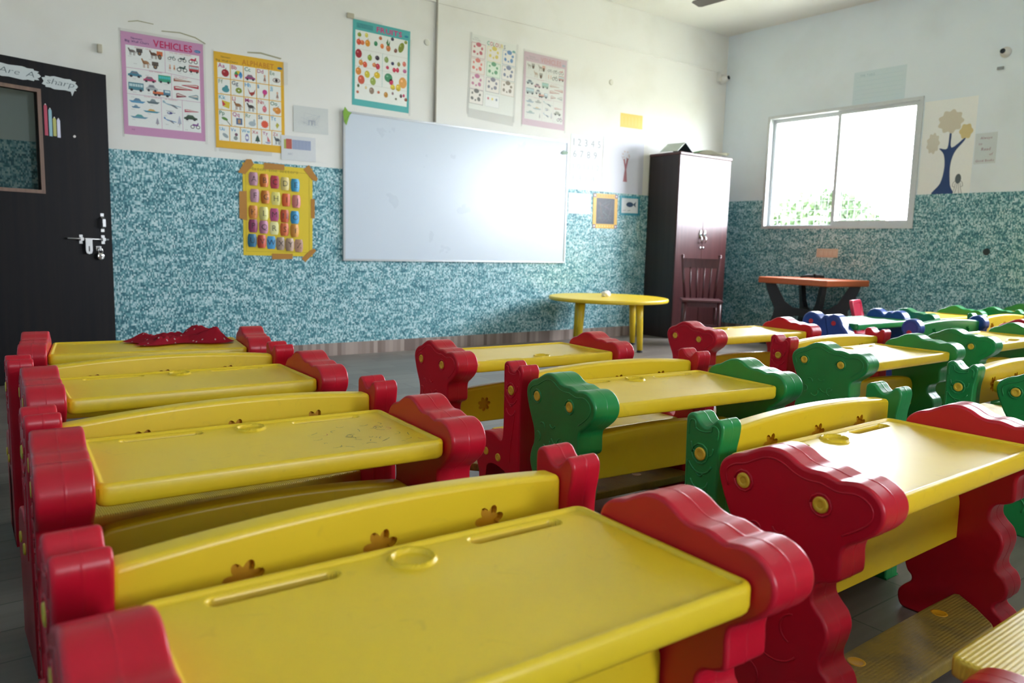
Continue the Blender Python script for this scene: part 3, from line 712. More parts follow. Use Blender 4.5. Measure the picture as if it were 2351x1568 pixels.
# crumpled red cloth on the farthest left desk
def cloth():
    bm = bmesh.new(); nx, ny = 60, 36; g = []
    for j in range(ny+1):
        row = []
        for i in range(nx+1):
            a, b = i/nx, j/ny
            edge = 0.13*noise.noise(Vector((a*4, b*4, 3.1)))
            x = (a-.5)*0.36 + 0.03*math.sin(b*7); y = (b-.5)*(0.20+0.05*math.sin(a*9)) + edge*0.08
            e = min(a, 1-a, b, 1-b)
            z = 0.004 + min(1, e*5)*(0.014 + 0.030*abs(noise.noise(Vector((a*5+2, b*3.2, 0.3)))) + 0.014*abs(noise.noise(Vector((a*13, b*11, 5)))) + 0.030*math.exp(-((a-.80)/.13)**2))
            row.append(bm.verts.new((x, y, max(z, 0.003))))
        g.append(row)
    for j in range(ny):
        for i in range(nx): f = bm.faces.new((g[j][i], g[j][i+1], g[j+1][i+1], g[j+1][i])); f.smooth = True
    bmesh.ops.solidify(bm, geom=bm.faces[:], thickness=0.0015)
    m = bpy.data.materials.new('red_dotted_cloth'); m.use_nodes = True; nt = m.node_tree; N = nt.nodes
    b = N['Principled BSDF']; b.inputs['Roughness'].default_value = 0.85
    tc = N.new('ShaderNodeTexCoord'); v = N.new('ShaderNodeTexVoronoi'); v.inputs['Scale'].default_value = 26; v.voronoi_dimensions = '2D'
    nt.links.new(tc.outputs['Object'], v.inputs['Vector'])
    lt = N.new('ShaderNodeMath'); lt.operation = 'LESS_THAN'; lt.inputs[1].default_value = 0.085; nt.links.new(v.outputs['Distance'], lt.inputs[0])
    mx = N.new('ShaderNodeMix'); mx.data_type = 'RGBA'; mx.inputs['A'].default_value = (0.55, 0.008, 0.035, 1); mx.inputs['B'].default_value = (0.75, 0.55, 0.55, 1)
    nt.links.new(lt.outputs[0], mx.inputs['Factor']); nt.links.new(mx.outputs['Result'], b.inputs['Base Color'])
    o = link('cloth', tomesh(bm, 'cloth'), m); o.location = (.80, 3.37, ZT-0.0025); o.rotation_euler = (0, 0, -.13)
    tag(o, 'crumpled red dotted cloth lying on the far left desk by the door', 'cloth')
cloth()

# ------------------------------------------------------------------ yellow round table
def round_table():
    cx, cy, zt = 5.10, 5.24, 0.485
    t = thing('round_table', 'yellow round low table with a glossy top in front of the wall beside the wardrobe', 'table', (cx, cy, 0), math.radians(-39))
    bm = bmesh.new(); R = 0.565
    add_lathe(bm, [(R-0.03, zt-0.036), (R-0.006, zt-0.034), (R, zt-0.026), (R, zt-0.008), (R-0.004, zt-0.002), (R-0.012, zt), (R-0.02, zt-0.001), (0.01, zt-0.001)], 72)
    link('tabletop', tomesh(bm, 'tabletop'), YELLOW, t)
    for sx in (-1, 1):
        for sy in (-1, 1):
            bm = bmesh.new(); x, y = sx*0.265, sy*0.265
            add_tube(bm, [(x, y, zt-0.03), (x+sx*0.005, y+sy*0.005, 0.3), (x+sx*0.018, y+sy*0.018, 0.018)], [0.036, 0.032, 0.026], 16)
            l = link('leg', tomesh(bm, 'leg'), YELLOW, t)
            bm = bmesh.new(); add_lathe(bm, [(0.026, 0.0), (0.028, 0.006), (0.028, 0.018), (0.024, 0.02)], 16, Matrix.Translation((x+sx*0.018, y+sy*0.018, 0)))
            link('rubber_foot', tomesh(bm, 'rubber_foot'), BLACKP, l)
    bm = bmesh.new(); bmesh.ops.create_icosphere(bm, subdivisions=3, radius=0.04)
    for v in bm.verts:
        n = noise.noise(v.co*45)*0.5 + noise.noise(v.co*90)*0.3
        v.co *= 1+0.45*n; v.co.x *= 1.25; v.co.z = max(v.co.z*0.9, -0.022)
    o = link('crumpled_paper', tomesh(bm, 'crumpled_paper'), mat('white_paper', (0.78, 0.77, 0.75), 0.8)); o.location = (cx+0.02, cy+0.05, zt+0.0215)
    tag(o, 'small crumpled white paper on the yellow round table', 'paper')
round_table()

# ------------------------------------------------------------------ wardrobe, things on it, chair
def wardrobe():
    x0, x1, y0, y1, H = 6.26, 7.10, 5.45, 5.875, 1.965
    t = thing('wardrobe', 'tall dark wine wardrobe with two glossy doors in the room corner', 'wardrobe', ((x0+x1)/2, (y0+y1)/2, 0))
    w, d = (x1-x0)/2, (y1-y0)/2
    bm = bmesh.new(); add_box(bm, -w, w, -d+0.02, d, 0.0, H-0.03); add_box(bm, -w+0.01, w-0.01, -d+0.03, d, 0, 0.07)
    link('body', tomesh(bm, 'body'), WARDS, t)
    link('top_board', tomesh(bev_box(-w-0.012, w+0.012, -d-0.012, d, H-0.03, H, 0.008, 3), 'top_board'), WARD, t)
    for s in (-1, 1):
        dr = link('door', tomesh(bev_box(min(0.002*s, s*w), max(0.002*s, s*w), -d, -d+0.019, 0.06, H-0.032, 0.002, 1), 'door'), WARD, t)
        h = bmesh.new(); xx = s*0.035
        add_lathe(h, [(0.002, 0), (0.022, 0), (0.026, 0.004), (0.020, 0.010), (0.004, 0.012)], 18, Matrix.Translation((xx, -d, 1.12)) @ Matrix.Diagonal((0.8, 1, 1.9, 1)) @ Matrix.Rotation(math.pi/2, 4, 'X'))
        add_tube(h, [(xx, -d-0.008, 1.10), (xx, -d-0.024, 1.085), (xx, -d-0.026, 1.05), (xx, -d-0.012, 1.025)], 0.007, 10)
        add_lathe(h, [(0.002, 0), (0.012, 0), (0.012, 0.006), (0.003, 0.008)], 14, Matrix.Translation((xx*0.7, -d, 0.975)) @ Matrix.Rotation(math.pi/2, 4, 'X'))
        link('handle', tomesh(h, 'handle'), CHROME, dr, )
    # things lying on top
    bm = bmesh.new(); g = []
    for j in range(9):
        row = []
        for i in range(21):
            a, b = i/20, j/8
            row.append(bm.verts.new((a*0.50, b*0.30-0.15, 0.012+0.055*math.sin(min(1, a*2.2)*math.pi*0.55)*(1-a)**0.6+0.012*math.sin(b*5+a*6)*(a) + (0.04*max(0, a-0.93)/0.07))))
        g.append(row)
    for j in range(8):
        for i in range(20): f = bm.faces.new((g[j][i], g[j][i+1], g[j+1][i+1], g[j+1][i])); f.smooth = True; f.material_index = 1 if i < 6 and j < 3 else 0
    bmesh.ops.solidify(bm, geom=bm.faces[:], thickness=0.002)
    o = link('paper_roll', tomesh(bm, 'paper_roll'), [mat('chart_paper', (0.72, 0.72, 0.62), 0.6), mat('chart_green', (0.12, 0.34, 0.14), 0.6)]); o.location = (6.575, 5.62, H+0.003); o.rotation_euler = (0, 0, -.04)
    tag(o, 'loose pale chart paper with a green edge lying on top of the wardrobe', 'paper')
    bm = bmesh.new(); hh = 0.10
    M = Matrix.Translation((6.36, 5.60, H+0.002)) @ Matrix.Rotation(0.15, 4, 'Z')
    for (a, b) in (((-0.14, 0), (0.0, hh)), ((0.0, hh), (0.17, 0.0))):
        p = Vector((a[0], 0, a[1])); q = Vector((b[0], 0, b[1])); n = Vector((-(q-p).z, 0, (q-p).x)).normalized()*0.004
        vs = [bm.verts.new(M @ Vector((c.x, yy, max(0.0, c.z)))) for yy in (-0.11, 0.11) for c in (p, q, q+n, p+n)]
        for qd in ((0, 1, 2, 3), (4, 7, 6, 5), (0, 4, 5, 1), (1, 5, 6, 2), (2, 6, 7, 3), (3, 7, 4, 0)): f = bm.faces.new([vs[k] for k in qd]); f.material_index = 0 if a[0] < 0 else 1
    o = link('folder', tomesh(bm, 'folder'), [mat('folder_grey', (0.50, 0.58, 0.55), 0.5), mat('folder_dark', (0.03, 0.05, 0.055), 0.4)])
    tag(o, 'half open dark and grey folder standing like a tent on the wardrobe', 'folder')
wardrobe()
def chair():
    t = thing('wooden_chair', 'dark red wooden chair with a spindle back in front of the wardrobe', 'chair', (6.20, 5.03, 0), math.radians(-46))
    bm = bev_box(-0.20, 0.20, -0.19, 0.19, 0.432, 0.456, 0.008, 3); link('seat', tomesh(bm, 'seat'), CHAIRW, t)
    for sx in (-1, 1):
        bm = bmesh.new(); add_tube(bm, [(sx*0.165, -0.155, 0.435), (sx*0.180, -0.170, 0)], [0.020, 0.015], 12); link('leg', tomesh(bm, 'leg'), CHAIRW, t)
        bm = bmesh.new(); add_tube(bm, [(sx*0.160, 0.155, 0.435), (sx*0.172, 0.185, 0)], [0.020, 0.015], 12); link('leg', tomesh(bm, 'leg'), CHAIRW, t)
        bm = bmesh.new(); add_tube(bm, [(sx*0.150, 0.165, 0.445), (sx*0.172, 0.205, 0.68), (sx*0.188, 0.235, 0.865), (sx*0.190, 0.238, 0.885)], [0.014, 0.015, 0.014, 0.016], 12)
        add_lathe(bm, [(0.003, 0), (0.017, 0.006), (0.017, 0.016), (0.004, 0.024)], 12, Matrix.Translation((sx*0.19, 0.238, 0.88)))
        link('back_post', tomesh(bm, 'back_post'), CHAIRW, t)
    bm = bmesh.new()
    for k in range(10):
        a0, a1 = -0.18+0.36*k/10, -0.18+0.36*(k+1)/10
        y = lambda a: 0.225+0.012*(1-(a/0.18)**2)
        vs = [bm.verts.new((a, y(a)-0.05*(0.86-z)/0.3+dy, z)) for a in (a0, a1) for dy in (-0.009, 0.009) for z in (0.765, 0.862)]
        for q in ((0, 1, 3, 2), (4, 6, 7, 5), (0, 4, 5, 1), (2, 3, 7, 6), (1, 5, 7, 3), (0, 2, 6, 4)): bm.faces.new([vs[i] for i in q])
    bmesh.ops.remove_doubles(bm, verts=bm.verts[:], dist=1e-5)
    link('top_rail', tomesh(bm, 'top_rail'), CHAIRW, t)
    for x in (-0.10, -0.035, 0.035, 0.10):
        bm = bmesh.new(); add_tube(bm, [(x*0.9, 0.165, 0.45), (x, 0.195, 0.6), (x*1.05, 0.215, 0.775)], [0.009, 0.011, 0.008], 8); link('spindle', tomesh(bm, 'spindle'), CHAIRW, t)
    for nm, p, q in (('stretcher', (-0.17, -0.16, 0.2), (0.17, -0.16, 0.2)), ('apron', (-0.16, -0.15, 0.40), (0.16, -0.15, 0.40))):
        bm = bmesh.new(); add_box(bm, p[0], q[0], p[1]-0.009, p[1]+0.009, p[2]-0.012 if nm == 'stretcher' else 0.385, p[2]+0.012 if nm == 'stretcher' else 0.431); link(nm, tomesh(bm, nm), CHAIRW, t)
chair()

# ------------------------------------------------------------------ orange topped table at the window wall
def orange_table():
    t = thing('table', 'square table with a thick orange top and crossed black legs below the window', 'table', (7.10, 4.36, 0), math.radians(-6.9))
    zt = 0.695
    link('tabletop', tomesh(bev_box(-0.32, 0.32, -0.42, 0.42, zt-0.062, zt, 0.010, 3), 'tabletop'), ORANGE, t)
    for ang in (0, 1):
        for s in (-1, 1):
            ax = Vector((0.27, 0.36*(1 if ang else -1), 0))*s; L = ax.length; d = ax.normalized(); n = Vector((-d.y, d.x, 0))*0.022
            o = [(L, zt-0.064), (L-0.10, zt-0.064), (L-0.14, 0.56), (L-0.20, 0.45), (L-0.28, 0.39), (0.0, 0.375), (0.0, 0.315), (L-0.30, 0.305), (L-0.22, 0.26), (L-0.15, 0.14), (L-0.12, 0.0), (L+0.02, 0.0), (L-0.02, 0.14), (L-0.09, 0.30), (L-0.10, 0.38), (L-0.06, 0.46), (L-0.02, 0.56)]
            bm = bmesh.new()
            A = [bm.verts.new(d*r + n + Vector((0, 0, z))) for r, z in o]; B = [bm.verts.new(d*r - n + Vector((0, 0, z))) for r, z in o]
            for k in range(len(o)): bm.faces.new((A[k], A[(k+1) % len(o)], B[(k+1) % len(o)], B[k]))
            bm.faces.new(A); bm.faces.new(B)
            link('leg', tomesh(bm, 'leg'), BLACKP, t)
    bm = bmesh.new()
    add_tube(bm, [(-0.11, 0, 0.010), (-0.03, 0.01, 0.022), (0.02, 0.0, 0.020)], [0.009, 0.018, 0.019], 10)
    add_tube(bm, [(0.03, 0.0, 0.022), (0.08, 0.01, 0.022), (0.13, 0.0, 0.014)], [0.022, 0.020, 0.010], 10)
    o = link('glove', tomesh(bm, 'glove'), BLACKP); o.location = (7.22, 4.45, zt); o.rotation_euler = (0, 0, -.7); o.name = 'dark_bundle'
    tag(o, 'small dark bundle lying on the orange topped table', 'bundle')
orange_table()
def small_chair():
    t = thing('childs_chair', 'small red plastic chair back showing behind the blue desk', 'chair', (6.26, 3.24, 0), math.radians(14))
    m = mat('glossy_red_plastic', (0.50, 0.02, 0.06), 0.3)
    bm = bmesh.new()
    o = [(-.13, .36), (.13, .36), (.135, .54), (.115, .565), (-.115, .565), (-.135, .54)]
    slab(bm, o, 0.03, 0.006, lambda p, w: Vector((p[0], 0.14-w+(p[1]-.36)*0.25, p[1])), False, (0.022, 0.010)); link('backrest', tomesh(bm, 'backrest'), m, t)
    link('seat', tomesh(bev_box(-.15, .15, -.15, .14, .28, .30, .006), 'seat'), m, t)
    for sx in (-1, 1):
        for sy in (-1, 1):
            bm = bmesh.new(); add_tube(bm, [(sx*.125, sy*.12, .285), (sx*.15, sy*.145, 0)], [.018, .014], 10)
            if sy > 0: add_tube(bm, [(sx*.12, .12, .28), (sx*.115, .13, .40)], .012, 8)
            link('leg', tomesh(bm, 'leg'), m, t)
small_chair()

# ------------------------------------------------------------------ brown door leaf, open, with bolt and padlock
def door():
    hx, hy = -0.205, 5.447; fx, fy = 0.963, 5.822
    Lr = math.hypot(fx-hx, fy-hy); H = 1.985
    t = bpy.data.objects.new('door_1', None); COL.objects.link(t); t['kind'] = 'structure'
    t.location = (hx, hy, 0.006); ang = math.atan2(fy-hy, fx-hx); t.rotation_euler = (0, 0, ang)
    ca = math.cos(ang)
    gx0, gx1, gz0, gz1 = 0.36, 0.795, 1.205, 1.80            # glazed opening
    bm = bmesh.new()
    for a in ((0, gx0, 0, H), (gx1, Lr, 0, H), (gx0, gx1, 0, gz0), (gx0, gx1, gz1, H)): add_box(bm, a[0], a[1], -0.018, 0.018, a[2], a[3])
    link('leaf', tomesh(bm, 'leaf'), DOORM, t)
    bm = bmesh.new(); b = 0.022
    for a in ((gx0-b, gx0, gz0-b, gz1+b), (gx1, gx1+b, gz0-b, gz1+b), (gx0, gx1, gz0-b, gz0), (gx0, gx1, gz1, gz1+b)): add_box(bm, a[0], a[1], -0.026, 0.024, a[2], a[3])
    link('beading', tomesh(bm, 'beading'), FRAMEW, t)
    bm = bmesh.new(); add_box(bm, gx0, gx1, -0.003, 0.003, gz0, gz1); link('pane', tomesh(bm, 'pane'), DGLASS, t)
    y = -0.018
    bm = bmesh.new()                                          # pull handle
    hxx = Lr-0.062
    add_box(bm, hxx-0.011, hxx+0.011, y-0.003, y, 1.058, 1.078); add_box(bm, hxx-0.011, hxx+0.011, y-0.003, y, 0.955, 0.975)
    for (za, zb, ya, yb) in ((1.055, 1.040, y-0.003, y-0.026), (1.040, 0.990, y-0.026, y-0.026), (0.990, 0.976, y-0.026, y-0.003)):
        vs = [bm.verts.new((hxx+dx, yy+dy, zz)) for (zz, yy) in ((za, ya), (zb, yb)) for dx in (-0.010, 0.010) for dy in (-0.002, 0.002)]
        for q in ((0, 1, 3, 2), (4, 6, 7, 5), (0, 4, 5, 1), (2, 3, 7, 6), (1, 5, 7, 3), (0, 2, 6, 4)): bm.faces.new([vs[i] for i in q])
    link('handle', tomesh(bm, 'handle'), STEEL, t)
    bm = bmesh.new(); zb = 0.905                              # slide bolt
    add_tube(bm, [(Lr-0.295, y-0.012, zb+0.003), (Lr-0.030, y-0.012, zb)], 0.0055, 10)
    for xx in (Lr-0.205, Lr-0.062):
        add_box(bm, xx-0.011, xx+0.011, y-0.003, y, zb-0.030, zb+0.028); add_box(bm, xx-0.010, xx+0.010, y-0.020, y-0.003, zb-0.010, zb+0.010)
    link('slide_bolt', tomesh(bm, 'slide_bolt'), STEEL, t)
    bm = bmesh.new(); cx = Lr-0.162                           # hasp tongue with a slot
    ho = [(-.022, .006), (.022, .006), (.022, -.075), (.016, -.092), (0, -.098), (-.016, -.092), (-.022, -.075)]
    hi = [(-.004, -.045), (.004, -.045), (.004, -.080), (-.004, -.080)]
    for yy in (y-0.016, y-0.019):
        A = [bm.verts.new((cx+p[0], yy, zb+p[1])) for p in ho]; B = [bm.verts.new((cx+p[0], yy, zb+p[1])) for p in hi]
        es = [bm.edges.new((A[k], A[(k+1) % 7])) for k in range(7)] + [bm.edges.new((B[k], B[(k+1) % 4])) for k in range(4)]
        bmesh.ops.triangle_fill(bm, use_beauty=True, edges=es)
    link('hasp', tomesh(bm, 'hasp'), STEEL, t)
    bm = bmesh.new(); sx = Lr-0.098
    add_box(bm, sx-0.012, sx+0.022, y-0.004, y, zb-0.075, zb-0.045); add_box(bm, sx+0.005, sx+0.014, y-0.020, y-0.004, zb-0.072, zb-0.048)
    link('staple', tomesh(bm, 'staple'), STEEL, t)
    p = thing('padlock', 'round steel padlock hanging from the bolt of the brown door', 'padlock')
    p.matrix_world = Matrix.Translation((hx, hy, 0.006)) @ Matrix.Rotation(ang, 4, 'Z') @ Matrix.Translation((sx+0.010, y-0.016, zb-0.060))
    bm = bmesh.new(); add_lathe(bm, [(0.004, -0.008), (0.019, -0.008), (0.024, -0.004), (0.024, 0.004), (0.019, 0.008), (0.004, 0.008)], 24, Matrix.Translation((0, 0, -0.052)) @ Matrix.Rotation(math.pi/2, 4, 'X'))
    link('lock_body', tomesh(bm, 'lock_body'), CHROME, p)
    bm = bmesh.new(); add_tube(bm, [(-0.013, 0, -0.034), (-0.013, 0, -0.012), (-0.009, 0, -0.002), (0, 0, 0.003), (0.009, 0, -0.002), (0.013, 0, -0.012), (0.013, 0, -0.034)], 0.0035, 8)
    link('shackle', tomesh(bm, 'shackle'), CHROME, p)
    return Matrix.Translation((hx, hy, 0.006)) @ Matrix.Rotation(ang, 4, 'Z'), Lr
DOOR_M, DOOR_L = door()

# ------------------------------------------------------------------ printing: flat sheets with shapes and lettering
INK = {}
def ink(c):
    k = tuple(round(x, 3) for x in c)
    if k not in INK: INK[k] = mat('ink_%02d' % len(INK), k, 0.45, var=0.03, scale=60)
    return INK[k]
def hexc(h):
    h = h.lstrip('#'); f = lambda v: v/12.92 if v <= 0.04045 else ((v+0.055)/1.055)**2.4
    return tuple(f(int(h[i:i+2], 16)/255) for i in (0, 2, 4))
GLYPH = {}
_fc = bpy.data.curves.new('lettering', 'FONT'); _fc.resolution_u = 2; _fo = bpy.data.objects.new('lettering', _fc)
def glyph(ch, bold):
    key = (ch, bold)
    if key not in GLYPH:
        COL.objects.link(_fo); _fc.body = ch; _fc.offset = bold; _fc.size = 1.0
        dg = bpy.context.evaluated_depsgraph_get(); dg.update()
        me = bpy.data.meshes.new_from_object(_fo.evaluated_get(dg), depsgraph=dg)
        vs = [(v.co.x, v.co.y) for v in me.vertices]; fs = [tuple(p.vertices) for p in me.polygons]
        x0 = min((v[0] for v in vs), default=0); x1 = max((v[0] for v in vs), default=0.25)
        GLYPH[key] = ([(x-x0, y) for x, y in vs], fs, x1-x0)
        bpy.data.meshes.remove(me); COL.objects.unlink(_fo)
    return GLYPH[key]
class Sheet:
    """a sheet w by h metres, origin at its lower left; M takes (x, y right/up, outwards z) to the room"""
    def __init__(s, w, h, paper, th=0.0012, outline=None):
        s.bm = bmesh.new(); s.ms = []; s.w, s.h, s.th, s.k = w, h, th, 0
        o = outline or [(0, 0), (w, 0), (w, h), (0, h)]
        A = [s.bm.verts.new((x, y, 0)) for x, y in o]; B = [s.bm.verts.new((x, y, th)) for x, y in o]
        i = s.m(paper)
        for f in [A, B] + [(A[k], A[(k+1) % len(o)], B[(k+1) % len(o)], B[k]) for k in range(len(o))]: s.bm.faces.new(f).material_index = i
    def m(s, c):
        x = ink(c)
        if x not in s.ms: s.ms.append(x)
        return s.ms.index(x)
    def poly(s, pts, c, lay=1):
        f = s.bm.faces.new([s.bm.verts.new((x, y, s.th+0.0003*lay)) for x, y in pts]); f.material_index = s.m(c)
    def rect(s, x, y, w, h, c, lay=1): s.poly([(x, y), (x+w, y), (x+w, y+h), (x, y+h)], c, lay)
    def ell(s, x, y, a, b, c, lay=1, n=14, rot=0.0):
        s.poly([(x+a*math.cos(2*math.pi*k/n)*math.cos(rot)-b*math.sin(2*math.pi*k/n)*math.sin(rot), y+a*math.cos(2*math.pi*k/n)*math.sin(rot)+b*math.sin(2*math.pi*k/n)*math.cos(rot)) for k in range(n)], c, lay)
    def line(s, pts, w, c, lay=2):
        for a, b in zip(pts[:-1], pts[1:]):
            d = Vector((b[0]-a[0], b[1]-a[1])); L = d.length
            if L < 1e-6: continue
            n = Vector((-d.y, d.x))/L*w/2; e = d/L*w*0.3
            s.poly([(a[0]-e.x+n.x, a[1]-e.y+n.y), (a[0]-e.x-n.x, a[1]-e.y-n.y), (b[0]+e.x-n.x, b[1]+e.y-n.y), (b[0]+e.x+n.x, b[1]+e.y+n.y)], c, lay)
    def frame(s, x, y, w, h, t, c, lay=2): s.line([(x, y), (x+w, y), (x+w, y+h), (x, y+h), (x, y)], t, c, lay)
    def text(s, tx, x, y, size, c, lay=3, bold=0.0, width=None, gap=0.09, shear=0.0, cols=None):
        tot = sum((0.30 if ch == ' ' else glyph(ch, bold)[2])+gap for ch in tx)-gap
        k = size/0.69; kx = k if width is None else width/tot; cx = 0
        for n, ch in enumerate(tx):
            if ch == ' ': cx += 0.30+gap; continue
            vs, fs, wd = glyph(ch, bold); col = cols[n % len(cols)] if cols else c; mi = s.m(col)
            V = [s.bm.verts.new((x+(cx+vx+shear*vy)*kx, y+vy*k, s.th+0.0003*lay)) for vx, vy in vs]
            for f in fs: s.bm.faces.new([V[i] for i in f]).material_index = mi
            cx += wd+gap
    def done(s, name, M, label, cat, group=None, parent=None):
        me = bpy.data.meshes.new(name); s.bm.to_mesh(me); s.bm.free()
        o = link(name, me, s.ms, parent); o.matrix_world = M if parent is None else parent.matrix_world.inverted() @ M
        return tag(o, label, cat, group) if label else o
def on_front(x, z, roll=0.0, off=0.0006):                       # sheet on the front wall: x right, z up, facing the room
    return Matrix.Translation((x, DF-off, z)) @ Matrix.Rotation(math.pi/2, 4, 'X') @ Matrix.Rotation(roll, 4, 'Z')
def on_right(y, z, roll=0.0, off=0.0006):                       # sheet on the window wall, its left edge at the larger y
    return Matrix.Translation((RW-off, y, z)) @ Matrix.Rotation(-math.pi/2, 4, 'Z') @ Matrix.Rotation(math.pi/2, 4, 'X') @ Matrix.Rotation(roll, 4, 'Z')
PAPERW = hexc('#e9ece6'); BLK = hexc('#2a2a30'); GRY = hexc('#6f7780')
# little pictures, each inside a box at (x, y) of size w, h
def p_car(s, x, y, w, h, c, c2=GRY):
    s.poly([(x, y+.2*h), (x+w, y+.2*h), (x+w, y+.5*h), (x+.82*w, y+.58*h), (x+.66*w, y+.95*h), (x+.28*w, y+.95*h), (x+.14*w, y+.58*h), (x, y+.5*h)], c, 2)
    s.poly([(x+.22*w, y+.6*h), (x+.74*w, y+.6*h), (x+.62*w, y+.86*h), (x+.32*w, y+.86*h)], c2, 3)
    for k in (.22, .78): s.ell(x+k*w, y+.18*h, .11*w, .17*h, BLK, 3)
def p_bus(s, x, y, w, h, c, c2=hexc('#b9d3d6')):
    s.rect(x, y+.15*h, w, .8*h, c, 2); s.rect(x+.05*w, y+.52*h, .9*w, .3*h, c2, 3)
    for k in (.27, .43, .59, .75): s.rect(x+k*w, y+.52*h, .025*w, .3*h, c, 4)
    for k in (.2, .8): s.ell(x+k*w, y+.15*h, .1*w, .15*h, BLK, 3)
def p_truck(s, x, y, w, h, c, c2):
    s.rect(x, y+.3*h, .6*w, .32*h, c, 2); s.rect(x, y+.2*h, w, .1*h, BLK, 2); s.rect(x+.6*w, y+.2*h, .4*w, .75*h, c2, 2); s.rect(x+.68*w, y+.6*h, .28*w, .25*h, hexc('#cfe0e4'), 3)
    for k in (.15, .35, .82): s.ell(x+k*w, y+.15*h, .085*w, .15*h, BLK, 3)
def p_bike(s, x, y, w, h, c, r=.27):
    for k in (.25, .77):
        s.ell(x+k*w, y+.28*h, r*w*.75, .28*h, BLK, 2); s.ell(x+k*w, y+.28*h, r*w*.5, .18*h, PAPERW, 3)
    s.poly([(x+.2*w, y+.45*h), (x+.75*w, y+.4*h), (x+.85*w, y+.85*h), (x+.72*w, y+.9*h), (x+.66*w, y+.65*h), (x+.3*w, y+.72*h)], c, 4)
def p_animal(s, x, y, w, h, c):
    s.ell(x+.48*w, y+.58*h, .30*w, .2*h, c, 2); s.poly([(x+.2*w, y+.55*h), (x+.05*w, y+.95*h), (x+.17*w, y+h), (x+.34*w, y+.7*h)], c, 2)
    for k in (.25, .36, .62, .72): s.rect(x+k*w, y, .055*w, .52*h, c, 2)
    s.line([(x+.76*w, y+.62*h), (x+.92*w, y+.35*h)], .05*w, c)
def p_cart(s, x, y, w, h, c):
    s.rect(x+.1*w, y+.4*h, .8*w, .5*h, c, 2); s.ell(x+.5*w, y+.28*h, .26*w, .28*h, BLK, 3); s.ell(x+.5*w, y+.28*h, .15*w, .17*h, hexc('#8a7050'), 4)
def p_boat(s, x, y, w, h, c, c2):
    s.poly([(x, y+.4*h), (x+w, y+.4*h), (x+.82*w, y+.05*h), (x+.15*w, y+.05*h)], c, 2); s.poly([(x+.25*w, y+.4*h), (x+.75*w, y+.4*h), (x+.62*w, y+.8*h), (x+.4*w, y+.85*h)], c2, 2)
def p_plane(s, x, y, w, h, c):
    s.poly([(x, y+.75*h), (x+.35*w, y+.6*h), (x+w, y+.35*h), (x+w, y+.25*h), (x+.3*w, y+.42*h)], c, 2); s.poly([(x+.35*w, y+.5*h), (x+.75*w, y+.02*h), (x+.85*w, y+.05*h), (x+.6*w, y+.5*h)], GRY, 3); s.poly([(x, y+.7*h), (x, y+h), (x+.08*w, y+h), (x+.18*w, y+.66*h)], c, 3)
def p_heli(s, x, y, w, h, c):
    s.ell(x+.4*w, y+.4*h, .3*w, .26*h, c, 2); s.rect(x+.6*w, y+.42*h, .4*w, .1*h, c, 2); s.rect(x+.05*w, y+.78*h, .75*w, .06*h, BLK, 3); s.ell(x+.3*w, y+.44*h, .12*w, .12*h, hexc('#cfe0e4'), 3)
def p_train(s, x, y, w, h, c, left=True):
    q = [(0, .05), (0, .85), (.2, .95), (1, .55), (1, .42)]; f = (lambda t: t) if left else (lambda t: 1-t)
    s.poly([(x+f(a)*w, y+b*h) for a, b in q], c, 2); s.poly([(x+f(a)*w, y+b*h) for a, b in ((.06, .5), (.08, .75), (.2, .8), (.8, .55), (.8, .5))], hexc('#d8d2c8'), 3)
def p_fruit(s, x, y, r, c, ry=None, leaf=True, rot=0.0, hl=True):
    ry = ry or r; s.ell(x, y, r, ry, c, 2, 16, rot)
    if hl: s.ell(x-r*.3, y+ry*.3, r*.28, ry*.22, tuple(min(1, q*1.25+.15) for q in c), 3, 10)
    if leaf: s.poly([(x, y+ry*.9), (x+r*.45, y+ry*1.35), (x+r*.1, y+ry*1.3)], hexc('#4a7a30'), 3)
def p_tree(s, x, y, w, h, c): s.rect(x+.44*w, y, .12*w, .2*h, hexc('#6a4a30'), 2); s.poly([(x+.1*w, y+.15*h), (x+.9*w, y+.15*h), (x+.5*w, y+h)], c, 2); s.poly([(x+.2*w, y+.45*h), (x+.8*w, y+.45*h), (x+.5*w, y+h)], c, 3)
def p_doll(s, x, y, w, h, c):
    s.ell(x+.5*w, y+.82*h, .2*w, .17*h, hexc('#d8a888'), 3); s.poly([(x+.2*w, y+.2*h), (x+.8*w, y+.2*h), (x+.6*w, y+.68*h), (x+.4*w, y+.68*h)], c, 2)
    for k in (.32, .56): s.rect(x+k*w, y, .1*w, .22*h, hexc('#d8a888'), 2)
def caption(s, x, y, w, c=GRY): s.text('abcdefgh'[:max(3, int(w/0.007))], x, y, 0.0042, c, 2)

def tape_strip(parent, M, pts, m=None, name='tape'):
    bm = bmesh.new(); A = [bm.verts.new((x, y, 0.0004)) for x, y in pts]; B = [bm.verts.new((x, y, 0.0009)) for x, y in pts]
    bm.faces.new(B)
    if m:
        bm.faces.new(A)
        for k in range(len(pts)): bm.faces.new((A[k], A[(k+1) % len(pts)], B[(k+1) % len(pts)], B[k]))
    else:
        for v in A: bm.verts.remove(v)
    o = link(name, tomesh(bm, name), m or FILM, parent); o.matrix_parent_inverse = Matrix(); o.matrix_world = parent.matrix_world @ Matrix.Translation((0, 0, 0.0022))
    return o

